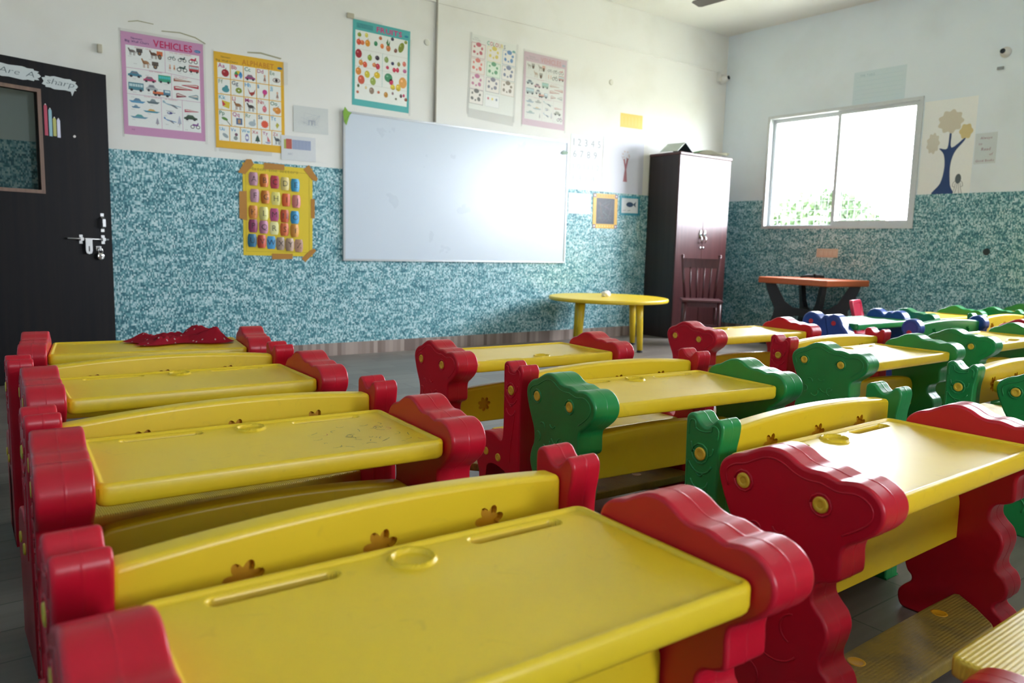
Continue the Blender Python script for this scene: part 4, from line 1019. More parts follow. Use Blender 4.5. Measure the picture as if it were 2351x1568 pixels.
def vehicles_chart(name, x, z, w, h, label, faded, roll):
    F = (lambda q: tuple(c*(1-faded)+faded*0.60*k for c, k in zip(hexc(q), (1, 1, .9))))
    s = Sheet(w, h, F('#c58fb6'))
    ph = F('#e4e8e6'); mx = .028; X0, X1 = mx, w-mx; Wd = X1-X0; Y = lambda f: h*f
    s.rect(X0, Y(.085), Wd, Y(.79), ph, 1)
    s.text('Navneet', w*.12, h*.937, .014, F('#3c3a70'), 3); s.text('Big Wall Chart', w*.05, h*.905, .015, F('#3c3a70'), 3, 0.0, width=w*.28)
    s.text('VEHICLES', w*.38, h*.897, .044, F('#c0185a'), 3, .02, width=w*.48)
    s.ell(w*.925, h*.915, .022, .010, F('#2a78b0'), 3); s.text('navneet', w*.893, h*.911, .006, F('#e8eef0'), 4)
    ln = lambda pts: s.line(pts, .0022, F('#b87aa4'), 2)
    ln([(X0, Y(.655)), (X0+Wd*.52, Y(.655)), (X1, Y(.63))]); ln([(X0+Wd*.52, Y(.655)), (X0+Wd*.52, Y(.875))]); ln([(X0+Wd*.60, Y(.40)), (X0+Wd*.60, Y(.65))])
    ln([(X0, Y(.40)), (X1, Y(.40))]); ln([(X0+Wd*.45, Y(.085)), (X0+Wd*.45, Y(.40))]); ln([(X0+Wd*.74, Y(.085)), (X0+Wd*.74, Y(.40))])
    B = lambda f, a, b, c, d, *k: f(s, X0+Wd*a, Y(b), Wd*c, Y(d), *k)
    B(p_animal, .02, .78, .13, .07, F('#77716a')); B(p_cart, .13, .785, .1, .075, F('#4a463f')); B(p_animal, .30, .775, .14, .08, F('#5f3f2c')); B(p_cart, .40, .775, .10, .09, F('#d06a38'))
    B(p_animal, .19, .675, .14, .09, F('#a87a50')); B(p_cart, .33, .675, .11, .08, F('#5a5046'))
    B(p_bike, .55, .79, .12, .05, F('#8a9a98')); B(p_bike, .69, .785, .13, .06, F('#2c4a48')); B(p_bike, .84, .785, .14, .07, F('#c02848'))
    B(p_doll, .56, .69, .05, .055, F('#c88870')); B(p_doll, .62, .69, .05, .055, F('#c08050')); B(p_bike, .67, .685, .16, .075, F('#35524c')); B(p_bus, .85, .69, .14, .08, F('#b03038'))
    B(p_car, .02, .565, .18, .065, F('#3f7f96')); B(p_car, .22, .535, .17, .06, F('#b03a68')); B(p_bus, .42, .545, .17, .085, F('#2f9a78'), F('#3fc0c0'))
    B(p_bus, .02, .43, .20, .09, F('#3f7f90')); B(p_car, .25, .445, .16, .075, F('#a8b0b4')); B(p_truck, .34, .41, .24, .075, F('#d06838'), F('#4f7f98'))
    B(p_train, .63, .58, .25, .035, F('#9a5236')); B(p_train, .74, .53, .24, .045, F('#b02840'), False); B(p_train, .63, .49, .26, .05, F('#a82a3a')); B(p_train, .66, .415, .14, .055, F('#8a3040')); B(p_train, .83, .415, .14, .06, F('#6f8f98'), False)
    B(p_boat, .02, .315, .22, .06, F('#4f8fb8'), F('#5f7f98')); B(p_boat, .25, .325, .18, .06, F('#566a72'), F('#7a8a90')); B(p_boat, .05, .265, .12, .04, F('#48789a'), F('#7f98a8')); B(p_boat, .20, .235, .23, .045, F('#2f88a0'), F('#d0a860')); B(p_boat, .03, .165, .24, .05, F('#5f90a8'), F('#4f9a98')); B(p_tree, .36, .12, .06, .075, F('#9a9aa8'))
    B(p_plane, .47, .305, .25, .07, F('#8fb0c0')); B(p_heli, .51, .235, .13, .05, F('#3a3a80')); B(p_plane, .48, .15, .17, .06, F('#3f80b8')); B(p_tree, .66, .14, .07, .10, F('#a8b0c4'))
    B(p_train, .77, .28, .20, .035, F('#b02850')); B(p_car, .76, .20, .19, .06, F('#2f4a34'), F('#3f5a44')); B(p_bike, .84, .12, .15, .07, F('#7a4a88'))
    for a, b in ((.03, .765), (.30, .762), (.10, .70), (.56, .775), (.7, .772), (.85, .772), (.56, .68), (.7, .672), (.86, .675), (.08, .55), (.25, .60), (.5, .535), (.08, .42), (.42, .475), (.27, .425), (.05, .37), (.3, .31), (.05, .25), (.26, .222), (.05, .15), (.48, .22), (.5, .135), (.66, .125), (.8, .265), (.78, .19), (.77, .10)): caption(s, X0+Wd*a, Y(b), .05, F('#6f6f74'))
    for a, b, tx in ((.12, .855, 'DRAWN BY ANIMALS'), (.58, .858, 'TWO AND THREE WHEELERS'), (.3, .642, 'FOUR WHEELERS'), (.64, .62, 'RAIL TRANSPORT'), (.22, .385, 'WATER TRANSPORT'), (.5, .385, 'AIR TRANSPORT')): s.text(tx, X0+Wd*a, Y(b), .0075, F('#c06a78'), 2)
    s.text('N.E.', w*.09, h*.045, .010, F('#7f4a7a'), 3)
    o = s.done(name, on_front(x, z, roll), label, 'poster', 'printed wall charts')
    for pts in ([(-.012, -.02), (.003, -.02), (.004, h+.02), (-.014, h+.015)], [(w-.004, -.02), (w+.016, -.02), (w+.014, h+.01), (w-.003, h+.01)], [(-.01, h-.004), (w+.01, h-.004), (w+.01, h+.016), (-.01, h+.018)]): tape_strip(o, None, pts)
    return o
vehicles_chart('wall_chart', 1.082, 1.632, .535, .678, 'pink VEHICLES chart with glossy tape edges beside the brown door', 0.0, 0.004)
vehicles_chart('wall_chart', 4.503, 2.086, .530, .668, 'faded pink VEHICLES chart to the right of the COLOURS chart', 0.55, -0.01)

def alphabet_chart():
    w, h = .518, .680; Y_ = hexc('#e0ae1c'); s = Sheet(w, h, Y_)
    s.text('Navneet', w*.10, h*.945, .013, hexc('#6a5a28'), 3); s.text('Big Wall Chart', w*.03, h*.905, .014, hexc('#6a5a28'), 3, 0, width=w*.30)
    s.text('ALPHABET', w*.39, h*.905, .036, hexc('#c88414'), 3, .02, width=w*.46); s.ell(w*.94, h*.925, .020, .010, hexc('#2c6e98'), 3)
    P = PAPERW; C = [hexc(c) for c in ('#b0287a', '#2f86b8', '#7f9a80', '#c4606a', '#3fa0c0', '#2c3a5a', '#2f7a58', '#b83a50', '#3f9ac8', '#b04a80')]
    x0, x1 = .022, w-.022; y0, y1 = h*.075, h*.895; rows = ['AaBbCcDdEe', 'FfGgHhIiJj', 'KkLlMmNnOo', 'PpQqRrSsTt', 'UuVvWwXxYyZz']; rh = (y1-y0)/5
    for r, rw in enumerate(rows):
        n = len(rw)//2; cw = (x1-x0)/n
        for k in range(n):
            X, Yb = x0+k*cw, y1-(r+1)*rh
            s.rect(X+.003, Yb+.003, cw-.006, rh-.006, P, 1)
            s.text(rw[2*k:2*k+2], X+.008, Yb+rh*.68, .028 if n == 5 else .023, C[(k*3+r*2) % len(C)], 3, .012, gap=.05)
            bx, by, bw, bh = X+cw*.30, Yb+rh*.10, cw*.62, rh*.52; L = rw[2*k]
            cx, cy = bx+bw/2, by+bh/2
            if L in 'A': p_fruit(s, cx, cy, bh*.46, hexc('#a01824'))
            elif L == 'B':
                for q, c in enumerate(('#2f86c0', '#e0c030', '#3f9a50', '#c02850', '#e8e8e8', '#4f90c8')): s.poly([(cx, cy)]+[(cx+bh*.5*math.cos(math.radians(60*q+15*d)), cy+bh*.5*math.sin(math.radians(60*q+15*d))) for d in range(5)], hexc(c), 2)
            elif L == 'C': p_car(s, X+cw*.12, by, cw*.80, bh*.75, hexc('#a04a78'))
            elif L in 'DJ': p_doll(s, bx+bw*.3, by, bw*.6, bh, hexc('#a08070'))
            elif L == 'E': s.ell(cx, cy, bw*.5, bh*.30, hexc('#8a6a5a'), 2); s.ell(cx, cy, bw*.42, bh*.21, hexc('#d8d4d0'), 3); s.ell(cx, cy, bh*.18, bh*.2, hexc('#20181a'), 4)
            elif L == 'F': s.ell(cx, cy-bh*.1, bw*.45, bh*.34, hexc('#3f9098'), 2); s.ell(cx+bw*.1, cy+bh*.25, bw*.22, bh*.2, hexc('#3f9098'), 3)
            elif L == 'G':
                for q in range(8): s.ell(cx+bw*.26*math.cos(q*.8), cy+bh*.22*math.sin(q*.8), bh*.16, bh*.16, hexc('#8a9a3a'), 2+q % 2, 8)
            elif L == 'H': s.poly([(bx, by+bh), (bx+bw*.3, by+bh*.45), (bx+bw*.75, by+bh*.55), (bx+bw, by+bh*.95), (bx+bw*.85, by+bh*.3), (bx+bw*.5, by), (bx+bw*.2, by+bh*.3)], hexc('#a03a30'), 2)
            elif L == 'I': s.ell(cx+bw*.08, cy+bh*.22, bh*.32, bh*.32, hexc('#c83a88'), 3); s.poly([(cx-bw*.1, cy+bh*.1), (cx+bw*.3, cy+bh*.05), (cx-bw*.08, by-bh*.05)], hexc('#b07a4a'), 2)
            elif L == 'K': s.poly([(bx, by+bh), (bx+bw, by+bh*.8), (bx+bw*.9, by), (bx+bw*.1, by+bh*.25)], hexc('#d8c23a'), 2); s.poly([(bx, by+bh), (bx+bw*.45, by+bh*.5), (bx+bw*.1, by+bh*.25)], hexc('#c83040'), 3)
            elif L in 'LMZ': p_animal(s, X+cw*.15, by, cw*.78, bh*1.05, hexc({'L': '#9a6a3c', 'M': '#4a4440', 'Z': '#5a6468'}[L]))
            elif L == 'N': p_fruit(s, cx, cy, bh*.28, hexc('#d0707a'), bh*.42)
            elif L == 'O': p_fruit(s, cx+bw*.1, cy, bh*.44, hexc('#d88a30')); s.ell(cx-bw*.3, cy+bh*.1, bh*.24, bh*.26, hexc('#e0a050'), 3)
            elif L == 'P': s.ell(cx-bw*.2, cy+bh*.15, bw*.4, bh*.18, hexc('#5a8a3c'), 2, 12, -.3); s.line([(cx, cy), (bx+bw, by-bh*.1)], .005, hexc('#4a5a40'))
            elif L == 'Q': s.rect(bx+bw*.1, by+bh*.1, bw*.75, bh*.8, hexc('#4f6a90'), 2); s.rect(bx+bw*.3, by+bh*.25, bw*.35, bh*.5, hexc('#b89068'), 3)
            elif L == 'R': s.ell(cx, cy-bh*.1, bw*.46, bh*.32, hexc('#a8b8be'), 2); s.ell(cx+bw*.25, cy+bh*.25, bw*.12, bh*.25, hexc('#a8b8be'), 3)
            elif L == 'S': s.ell(cx, cy, bh*.42, bh*.42, hexc('#e0583a'), 2, 20); s.poly(star(cx, cy, bh*.52, 12, .75), hexc('#e8795a'), 1.5)
            elif L == 'T': s.poly([(cx-bw*.2, cy), (cx, cy+bh*.4), (cx+bw*.3, cy+bh*.1), (cx, cy-bh*.4)], hexc('#b8b040'), 2)
            elif L == 'U': s.ell(cx, cy, bw*.5, bh*.22, hexc('#9aa8ac'), 2, 12, -.6)
            elif L == 'V': s.ell(cx-bw*.1, cy-bh*.2, bh*.26, bh*.26, hexc('#8f9a94'), 2); s.ell(cx, cy+bh*.25, bh*.2, bh*.2, hexc('#7a5a68'), 2)
            elif L == 'W': s.ell(cx, cy, bw*.28, bh*.5, hexc('#8a88b4'), 2); s.ell(cx, cy, bw*.2, bh*.2, PAPERW, 3)
            elif L == 'X': p_tree(s, bx, by, bw, bh, hexc('#3f5a4c'))
            elif L == 'Y': s.poly([(cx-bw*.1, by+bh*.25), (cx-bw*.1, by+bh), (cx+bw*.4, by+bh*.25)], hexc('#c87078'), 2); s.poly([(bx, by+bh*.2), (bx+bw, by+bh*.2), (cx+bw*.2, by), (cx-bw*.2, by)], hexc('#9a98b8'), 2)
            caption(s, X+cw*.18, Yb+.006, cw*.45)
    o = s.done('wall_chart', on_front(1.690, 1.600, 0.006), 'yellow ALPHABET chart to the right of the pink VEHICLES chart', 'poster', 'printed wall charts')
    for pts in ([(-.012, -.03), (.003, -.03), (.003, h+.01), (-.012, h+.01)], [(w-.02, h*.74), (w+.03, h*.76), (w+.032, h*1.0), (w-.01, h*1.01)], [(.02, -.025), (w*.8, -.03), (w*.8, .004), (.02, .004)]): tape_strip(o, None, pts)
alphabet_chart()
def fruits_chart():
    w, h = .522, .670; s = Sheet(w, h, hexc('#4fb0ae'))
    s.rect(.022, h*.075, w-.044, h*.805, PAPERW, 1); s.rect(w*.06, h*.905, w*.28, h*.06, hexc('#3f9698'), 1)
    s.text('Navneet', w*.13, h*.943, .011, hexc('#2f7f88'), 3); s.text('Big Wall Chart', w*.08, h*.915, .012, hexc('#2f7f88'), 3, 0, width=w*.24)
    s.text('FRUITS', w*.40, h*.905, .040, hexc('#c8387a'), 3, .025, width=w*.45); s.ell(w*.93, h*.925, .02, .009, hexc('#2a80a0'), 3)
    for yy in (.265, .46, .665): s.line([(.022, h*yy), (w-.022, h*yy)], .004, hexc('#d8d8d0'), 2)
    s.line([(w*.51, h*.265), (w*.51, h*.665)], .003, hexc('#8fc0bc'), 2)
    FR = [(.11, .83, .035, '#8a9a20'), (.23, .84, .03, '#d8d060'), (.10, .745, .04, '#d85030'), (.16, .745, .04, '#d87040'), (.25, .75, .045, '#d8921c'), (.39, .765, .033, '#2f8a58'), (.47, .84, .03, '#c06a30'), (.50, .75, .033, '#e07a30'), (.61, .74, .042, '#c8783a'), (.68, .86, .03, '#2a2a44'), (.74, .73, .03, '#7a4a3a'), (.84, .78, .05, '#7f8a2a'), (.92, .855, .03, '#8a9438'),
      (.10, .61, .058, '#a01c2a'), (.29, .585, .04, '#8aa02c'), (.42, .60, .04, '#3a2838'), (.14, .51, .038, '#d89040'), (.21, .495, .04, '#d85a38'), (.37, .51, .038, '#d88850'), (.43, .50, .04, '#c83850'), (.58, .60, .04, '#8aa058'), (.69, .57, .03, '#2c2c50'), (.80, .575, .03, '#8a8440'), (.90, .59, .035, '#d87868'), (.60, .51, .03, '#c02850'), (.72, .495, .032, '#c82848'), (.78, .50, .032, '#c82848'), (.91, .505, .035, '#b85a88'),
      (.10, .405, .05, '#d88a34'), (.25, .385, .048, '#c8bc30'), (.42, .395, .055, '#d8b820'), (.15, .31, .06, '#d05a40'), (.35, .315, .052, '#9aae50'), (.62, .39, .075, '#3f8a60'), (.67, .345, .04, '#c82a58'), (.88, .36, .075, '#dea050'), (.70, .285, .045, '#e0c838'), (.80, .29, .048, '#dcc038'),
      (.10, .235, .022, '#4a5a2c'), (.09, .16, .024, '#b05a34'), (.23, .225, .02, '#d8c890'), (.33, .20, .045, '#8f7a68'), (.45, .195, .024, '#c06038'), (.58, .18, .038, '#b8842c'), (.70, .21, .02, '#8a6a70'), (.76, .15, .02, '#6a6a54'), (.85, .195, .025, '#4a2a30'), (.90, .205, .022, '#b83060'), (.94, .16, .03, '#8a4a2a')]
    for i, (a, b, r, c) in enumerate(FR): p_fruit(s, w*a, h*b, w*r*.95, hexc(c), w*r*(1.7 if i in (11,) else 1.15 if i % 3 else .9), i % 2 == 0, -.4 if i in (10, 11, 15) else 0)
    s.poly([(w*.57, h*.80), (w*.60, h*.85), (w*.61, h*.79), (w*.64, h*.84), (w*.63, h*.77), (w*.59, h*.77)], hexc('#3f7a40'), 3)
    o = s.done('wall_chart', on_front(2.768, 2.043, -.012), 'turquoise FRUITS chart hanging above the left end of the whiteboard', 'poster', 'printed wall charts')
    for pts in ([(-.006, h-.01), (w*.5, h-.005), (w*.5, h+.016), (-.006, h+.016)], [(w-.004, -.02), (w+.016, -.02), (w+.014, h*.9), (w-.003, h*.9)]): tape_strip(o, None, pts)
fruits_chart()
def colours_chart():
    w, h = .515, .650; F = lambda q, f=.22: tuple(c*(1-f)+f*.70 for c in hexc(q)); s = Sheet(w, h, F('#e0e4dc'))
    s.text('Navneet', w*.07, h*.95, .009, F('#8a8a90'), 2); s.text('Big Wall Chart', w*.04, h*.925, .009, F('#8a8a90'), 2)
    s.text('COLOURS', w*.34, h*.905, .034, BLK, 3, .025, width=w*.40, cols=[F('#3fa088'), F('#c05a70'), F('#7a8a68'), F('#c05050'), F('#c88a60'), F('#d8c840'), F('#5a6a70')]); s.ell(w*.93, h*.90, .018, .011, F('#3f9a94'), 3)
    cells = [(.02, .70, '#c02040', '#b02a50'), (.36, .70, '#dcc830', '#ded060'), (.69, .70, '#1f78b8', '#3a78a8'), (.02, .49, '#dc6050', '#c87860'), (.36, .49, '#2f9858', '#4f9a60'), (.69, .49, '#5a6a90', '#6a7a88'), (.02, .28, '#c05a90', '#c8a0b0'), (.36, .28, '#6a6a80', '#5a5a70'), (.69, .28, '#7a6a50', '#a89068'), (.02, .08, '#38382c', '#30342c')]
    for k, (a, b, c, fr) in enumerate(cells):
        s.rect(w*a, h*b, w*.29, h*.19, F('#e8e4dc' if k != 4 else '#dcebd8'), 1); s.frame(w*a, h*b, w*.29, h*.19, .003, F(fr), 2); s.ell(w*(a+.145), h*(b+.175), w*.055, h*.03, F(c), 3)
        for q, (dx, dy, r) in enumerate(((.06, .07, .032), (.20, .07, .034), (.06, .14, .022), (.22, .13, .024), (.13, .05, .02))): s.ell(w*(a+dx), h*(b+dy), w*r, h*r*(.9 if q % 2 else .7), F(c), 3, 5+(q+k) % 6, q+k)
    s.rect(w*.36, h*.08, w*.30, h*.16, F('#e8ebe8'), 1); s.frame(w*.36, h*.08, w*.30, h*.16, .002, F('#a8b0b0'), 2)
    for x, c in ((.42, '#c03a60'), (.51, '#dcca40'), (.60, '#4a6a8a')): s.poly(star(w*x, h*.19, .013, 5, .5), F(c), 3)
    o = s.done('wall_chart', on_front(3.889, 2.155, -.035), 'white COLOURS chart of small framed colour squares above the whiteboard', 'poster', 'printed wall charts')
    for pts in ([(-.012, -.05), (.012, -.05), (.012, h+.01), (-.012, h+.01)], [(w-.012, -.05), (w+.014, -.05), (w+.014, h+.01), (w-.01, h+.01)], [(0, -.075), (w, -.085), (w, .004), (0, .004)]): tape_strip(o, None, pts)
colours_chart()

# hand made sheets
def letters_board():
    w, h = .548, .690; s = Sheet(w, h, hexc('#e0c424'), .0015)
    s.frame(.022, .03, w-.05, h-.07, .002, hexc('#a08a20'), 2)
    s.text('Match the letters', w*.08, h*.928, .026, hexc('#a89028'), 2, 0, width=w*.70, shear=.1)
    o = s.done('letter_board', on_front(1.876, .817, -.006, .0036), 'yellow hand made sheet of folded colour letter flaps taped onto the teal wall', 'poster')
    cols = dict(A='#b48292', B='#cf7422', C='#a8142c', D='#d8c67a', E='#3a9cc8', F='#bb8a9c', G='#cc7a24', H='#d8d070', I='#d85a14', J='#d0807c', K='#d07f28', L='#dcd688', M='#a83a6c', N='#c04a18', O='#3a9cd0', P='#8f2a5c', Q='#bc7c98', R='#e0dc9a', S='#d0642c', T='#d8963c', U='#1f6a8c', V='#c24a2c', W='#3a92c4', X='#a08a78', Y='#b89a84', Z='#b08468')
    rows = [('ABCDE', .835, 0.0), ('FGHIJ', .655, .008), ('KLMNO', .475, -.004), ('PQRST', .325, -.006), ('UVWXYZ', .165, -.014)]
    for txt, yc, dx in rows:
        n = len(txt)
        for k, ch in enumerate(txt):
            fx = .045+dx+k*(.0815 if n == 5 else .0735); fy = h*yc - k*.006; fw, fh = .070, .098
            bm = bmesh.new(); g = []; amp = .005 + .005*((k*7+len(ch)) % 3)
            for j in range(5):
                row = []
                for i in range(9):
                    a, b = i/8, j/4; cr = .22*(1 if j in (0, 4) else 0)
                    aa = .5+(a-.5)*(1-cr); row.append(bm.verts.new((fx+aa*fw, fy-fh/2+b*fh, .0025+amp*math.sin(a*math.pi)**.8*(1+.25*math.sin(b*3)))))
                g.append(row)
            for j in range(4):
                for i in range(8): f = bm.faces.new((g[j][i], g[j][i+1], g[j+1][i+1], g[j+1][i])); f.smooth = True
            c = hexc(cols[ch]); dark = tuple(q*.16 for q in c)
            vs, fs, wd = glyph(ch, 0.0); kk = .042/.69
            V = [bm.verts.new((fx+fw/2+(vx-wd/2)*kk, fy-.020+vy*kk, .0030+amp*math.sin(max(.02, min(.98, ((vx-wd/2)*kk+fw/2)/fw))*math.pi)**.8*1.27)) for vx, vy in vs]
            for f in fs: bm.faces.new([V[i] for i in f]).material_index = 1
            me = bpy.data.meshes.new('letter_flap'); bm.to_mesh(me); bm.free()
            fl = link('letter_flap', me, [ink(c), ink(dark)], o); fl['label'] = '%s flap' % ch
    tp = lambda *p: tape_strip(o, None, list(p), TAPE)
    tp((-.035, h-.075), (.018, h-.085), (.085, h-.005), (.065, h+.030), (.03, h+.028)); tp((.16, h-.035), (.32, h-.030), (.32, h+.012), (.16, h+.014)); tp((w-.075, h-.01), (w-.03, h+.028), (w+.045, h-.075), (w+.03, h-.095), (w-.005, h-.085))
    tp((-.028, h*.40), (.03, h*.38), (.028, h*.70), (-.028, h*.69)); tp((w-.014, h*.44), (w+.018, h*.44), (w+.018, h*.66), (w-.014, h*.66)); tp((w*.40, -.028), (w*.70, -.022), (w*.70, .018), (w*.40, .018)); tp((w-.09, -.015), (w-.06, -.045), (w+.03, .045), (w+.015, .065), (w-.02, .05))
letters_board()
def paper_sheets():
    s = Sheet(.285, .200, hexc('#cfd4d2'))
    rnd = random.Random(4)
    for k in range(9): s.line([(.05+rnd.uniform(0, .18), .04+rnd.uniform(0, .12)) for _ in range(3)], .0015, hexc('#b4bcc4'), 2)
    s.text('m', .12, .06, .06, hexc('#aeb8c4'), 2)
    s.done('paper_sheet', on_front(2.278, 1.777, .01, .0026), 'pale pencil drawing taped at a slant above the small bar chart', 'paper')
    s = Sheet(.278, .185, hexc('#d4d8da'))
    s.rect(.022, .085, .016, .07, hexc('#a8ac50'), 2); s.rect(.038, .085, .046, .075, hexc('#b8564a'), 2); s.rect(.088, .085, .15, .072, hexc('#98a4c0'), 2)
    for k in range(5): s.line([(.10+k*.028, .085), (.10+k*.028, .157)], .0012, hexc('#b4bccc'), 3)
    s.text('ABC', .05, .04, .014, hexc('#9aa4b0'), 2)
    s.done('paper_sheet', on_front(2.178, 1.556, .01, .0044), 'white sheet with a red and lilac bar chart below the ALPHABET chart corner', 'paper')
    s = Sheet(.330, .142, hexc('#d9bf52'))
    for k in range(6): s.line([(.03+k*.05, .03), (.03+k*.05, .11)], .006, hexc('#dccb78'), 2)
    s.done('paper_sheet', on_front(5.801, 2.208, .02), 'small plain yellow paper high on the wall left of the wardrobe', 'paper')
    s = Sheet(.430, .545, hexc('#d2d6d8'))
    for r, tx in enumerate(('1 2 3 4 5', '6 7 8 9', '1 0 1 1 1 2', '1 3 1 4')): s.text(tx, .035, .435-r*.115, .068 if r < 2 else .052, hexc('#8a919a') if r < 2 else hexc('#a3a9b0'), 2, -.008, width=(.37, .32, .36, .30)[r])
    s.done('paper_sheet', on_front(5.132, 1.522, .012), 'white sheet of faint written numbers right of the whiteboard', 'paper')
    s = Sheet(.600, .560, hexc('#cfd2de'))
    T = hexc('#9a5a64')
    s.poly([(.30, .12), (.36, .12), (.345, .25), (.37, .36), (.345, .37), (.33, .30), (.315, .36), (.295, .35), (.32, .25)], T, 2)
    for q in range(7): s.ell(.33+.045*math.cos(q), .40+.035*math.sin(q), .014, .01, hexc('#c4b8bc'), 2, 8)
    s.line([(.30, .34), (.27, .38)], .004, T); s.line([(.36, .34), (.39, .39)], .004, T)
    s.done('paper_sheet', on_front(5.575, 1.526, .008), 'lilac sheet with a small drawn bare tree beside the wardrobe', 'paper')
    s = Sheet(.310, .206, hexc('#c9cfd6')); s.text('abc abc', .05, .12, .02, hexc('#b6bcc6'), 2); s.line([(.05, .07), (.25, .07)], .002, hexc('#b6bcc6'))
    s.done('paper_sheet', on_front(5.117, 1.283, .004, .0036), 'blank pale sheet under the number sheet at the whiteboard corner', 'paper')
    w, h = .350, .355; s = Sheet(w, h, hexc('#d8a828'), .003)
    s.rect(.045, .045, w-.09, h-.09, hexc('#1f262e'), 1); rnd = random.Random(9)
    for k in range(26): s.line([(.06+rnd.random()*.22, .06+rnd.random()*.24) for _ in range(2)], .0022, hexc(rnd.choice(['#5a7068', '#806048', '#55606a', '#7a4a5a'])), 2)
    for (a, b) in ((.02, .02), (w-.02, .02), (.02, h-.02), (w-.02, h-.02)): s.rect(a-.02, b-.02, .04, .04, hexc('#6a4a54'), 2); s.ell(a, b, .011, .011, hexc('#e0d8d0'), 3)
    for k in range(7): s.ell(.06+k*.038, .022, .009, .009, hexc('#e8d070'), 2, 8); s.ell(.06+k*.038, h-.022, .009, .009, hexc('#c08a20'), 2, 8)
    s.done('craft_frame', on_front(5.459, 1.148, .01, .0036), 'yellow paper frame around a black drawn slate, right of the whiteboard', 'artwork')
    w, h = .305, .205; s = Sheet(w, h, hexc('#2f8fa4'), .003)
    s.rect(.028, .025, w-.056, h-.05, hexc('#d5dce0'), 1); N_ = hexc('#2a4a68')
    s.ell(.15, .115, .055, .027, N_, 2); s.poly([(.20, .115), (.245, .15), (.235, .115), (.245, .085)], N_, 2); s.line([(.05, .05), (.09, .055)], .004, N_); s.line([(.12, .05), (.16, .055)], .004, N_)
    for k in range(8): s.ell(.02+k*.038, h-.013, .007, .007, hexc('#50b0c0'), 2, 8)
    s.done('craft_frame', on_front(5.840, 1.296, .02, .0036), 'small turquoise frame with a dark blue fish beside the wardrobe', 'artwork')
paper_sheets()

# whiteboard
def whiteboard():
    x0, x1, z0, z1 = 2.683, 5.085, .784, 1.985
    t = thing('whiteboard', 'large whiteboard with an aluminium rim and bright window glare on the front wall', 'whiteboard', ((x0+x1)/2, DF-.0035, z0))
    w = (x1-x0)/2; h = z1-z0
    m = bpy.data.materials.new('whiteboard_enamel'); m.use_nodes = True; b = m.node_tree.nodes['Principled BSDF']
    N = m.node_tree.nodes; tc = N.new('ShaderNodeTexCoord'); nz = N.new('ShaderNodeTexNoise'); nz.inputs['Scale'].default_value = 3; nz.inputs['Detail'].default_value = 6
    m.node_tree.links.new(tc.outputs['Object'], nz.inputs['Vector']); mr = N.new('ShaderNodeMapRange'); mr.inputs['To Min'].default_value = .22; mr.inputs['To Max'].default_value = .36
    m.node_tree.links.new(nz.outputs['Fac'], mr.inputs['Value']); m.node_tree.links.new(mr.outputs['Result'], b.inputs['Roughness'])
    b.inputs['Base Color'].default_value = (.62, .70, .79, 1); b.inputs['Specular IOR Level'].default_value = .6
    bm = bmesh.new(); add_box(bm, -w+.012, w-.012, -.014, 0, .012, h-.012); link('panel', tomesh(bm, 'panel'), m, t)
    bm = bmesh.new()
    for a in ((-w, w, 0, .016), (-w, w, h-.016, h), (-w, -w+.016, .016, h-.016), (w-.016, w, .016, h-.016)): add_box(bm, a[0], a[1], -.020, 0, a[2], a[3])
    link('rim', tomesh(bm, 'rim'), ALU, t)
    for nm, x, z, lab, pts in (('paper_leaf', 2.690, 1.93, 'green paper leaf stuck on the upper left whiteboard corner', [(0, -.035), (.018, -.06), (.045, .02), (.062, .045), (.035, .05), (.005, .085), (-.012, .04), (-.006, 0)]),
                          ('paper_leaf', 4.985, 1.855, 'dull green paper leaf near the upper right whiteboard corner', [(0, .005), (.03, -.006), (.075, .0), (.10, .018), (.075, .032), (.03, .034)])):
        s = Sheet(.1, .1, hexc('#7fae3a') if x < 4 else hexc('#7f9a88'), .0015, pts); s.line([(pts[0][0], pts[0][1]), (pts[3][0], pts[3][1])], .003, hexc('#5a8a2a'), 2)
        s.done(nm, on_front(x, z, 0, .0245), lab, 'paper leaf')
whiteboard()

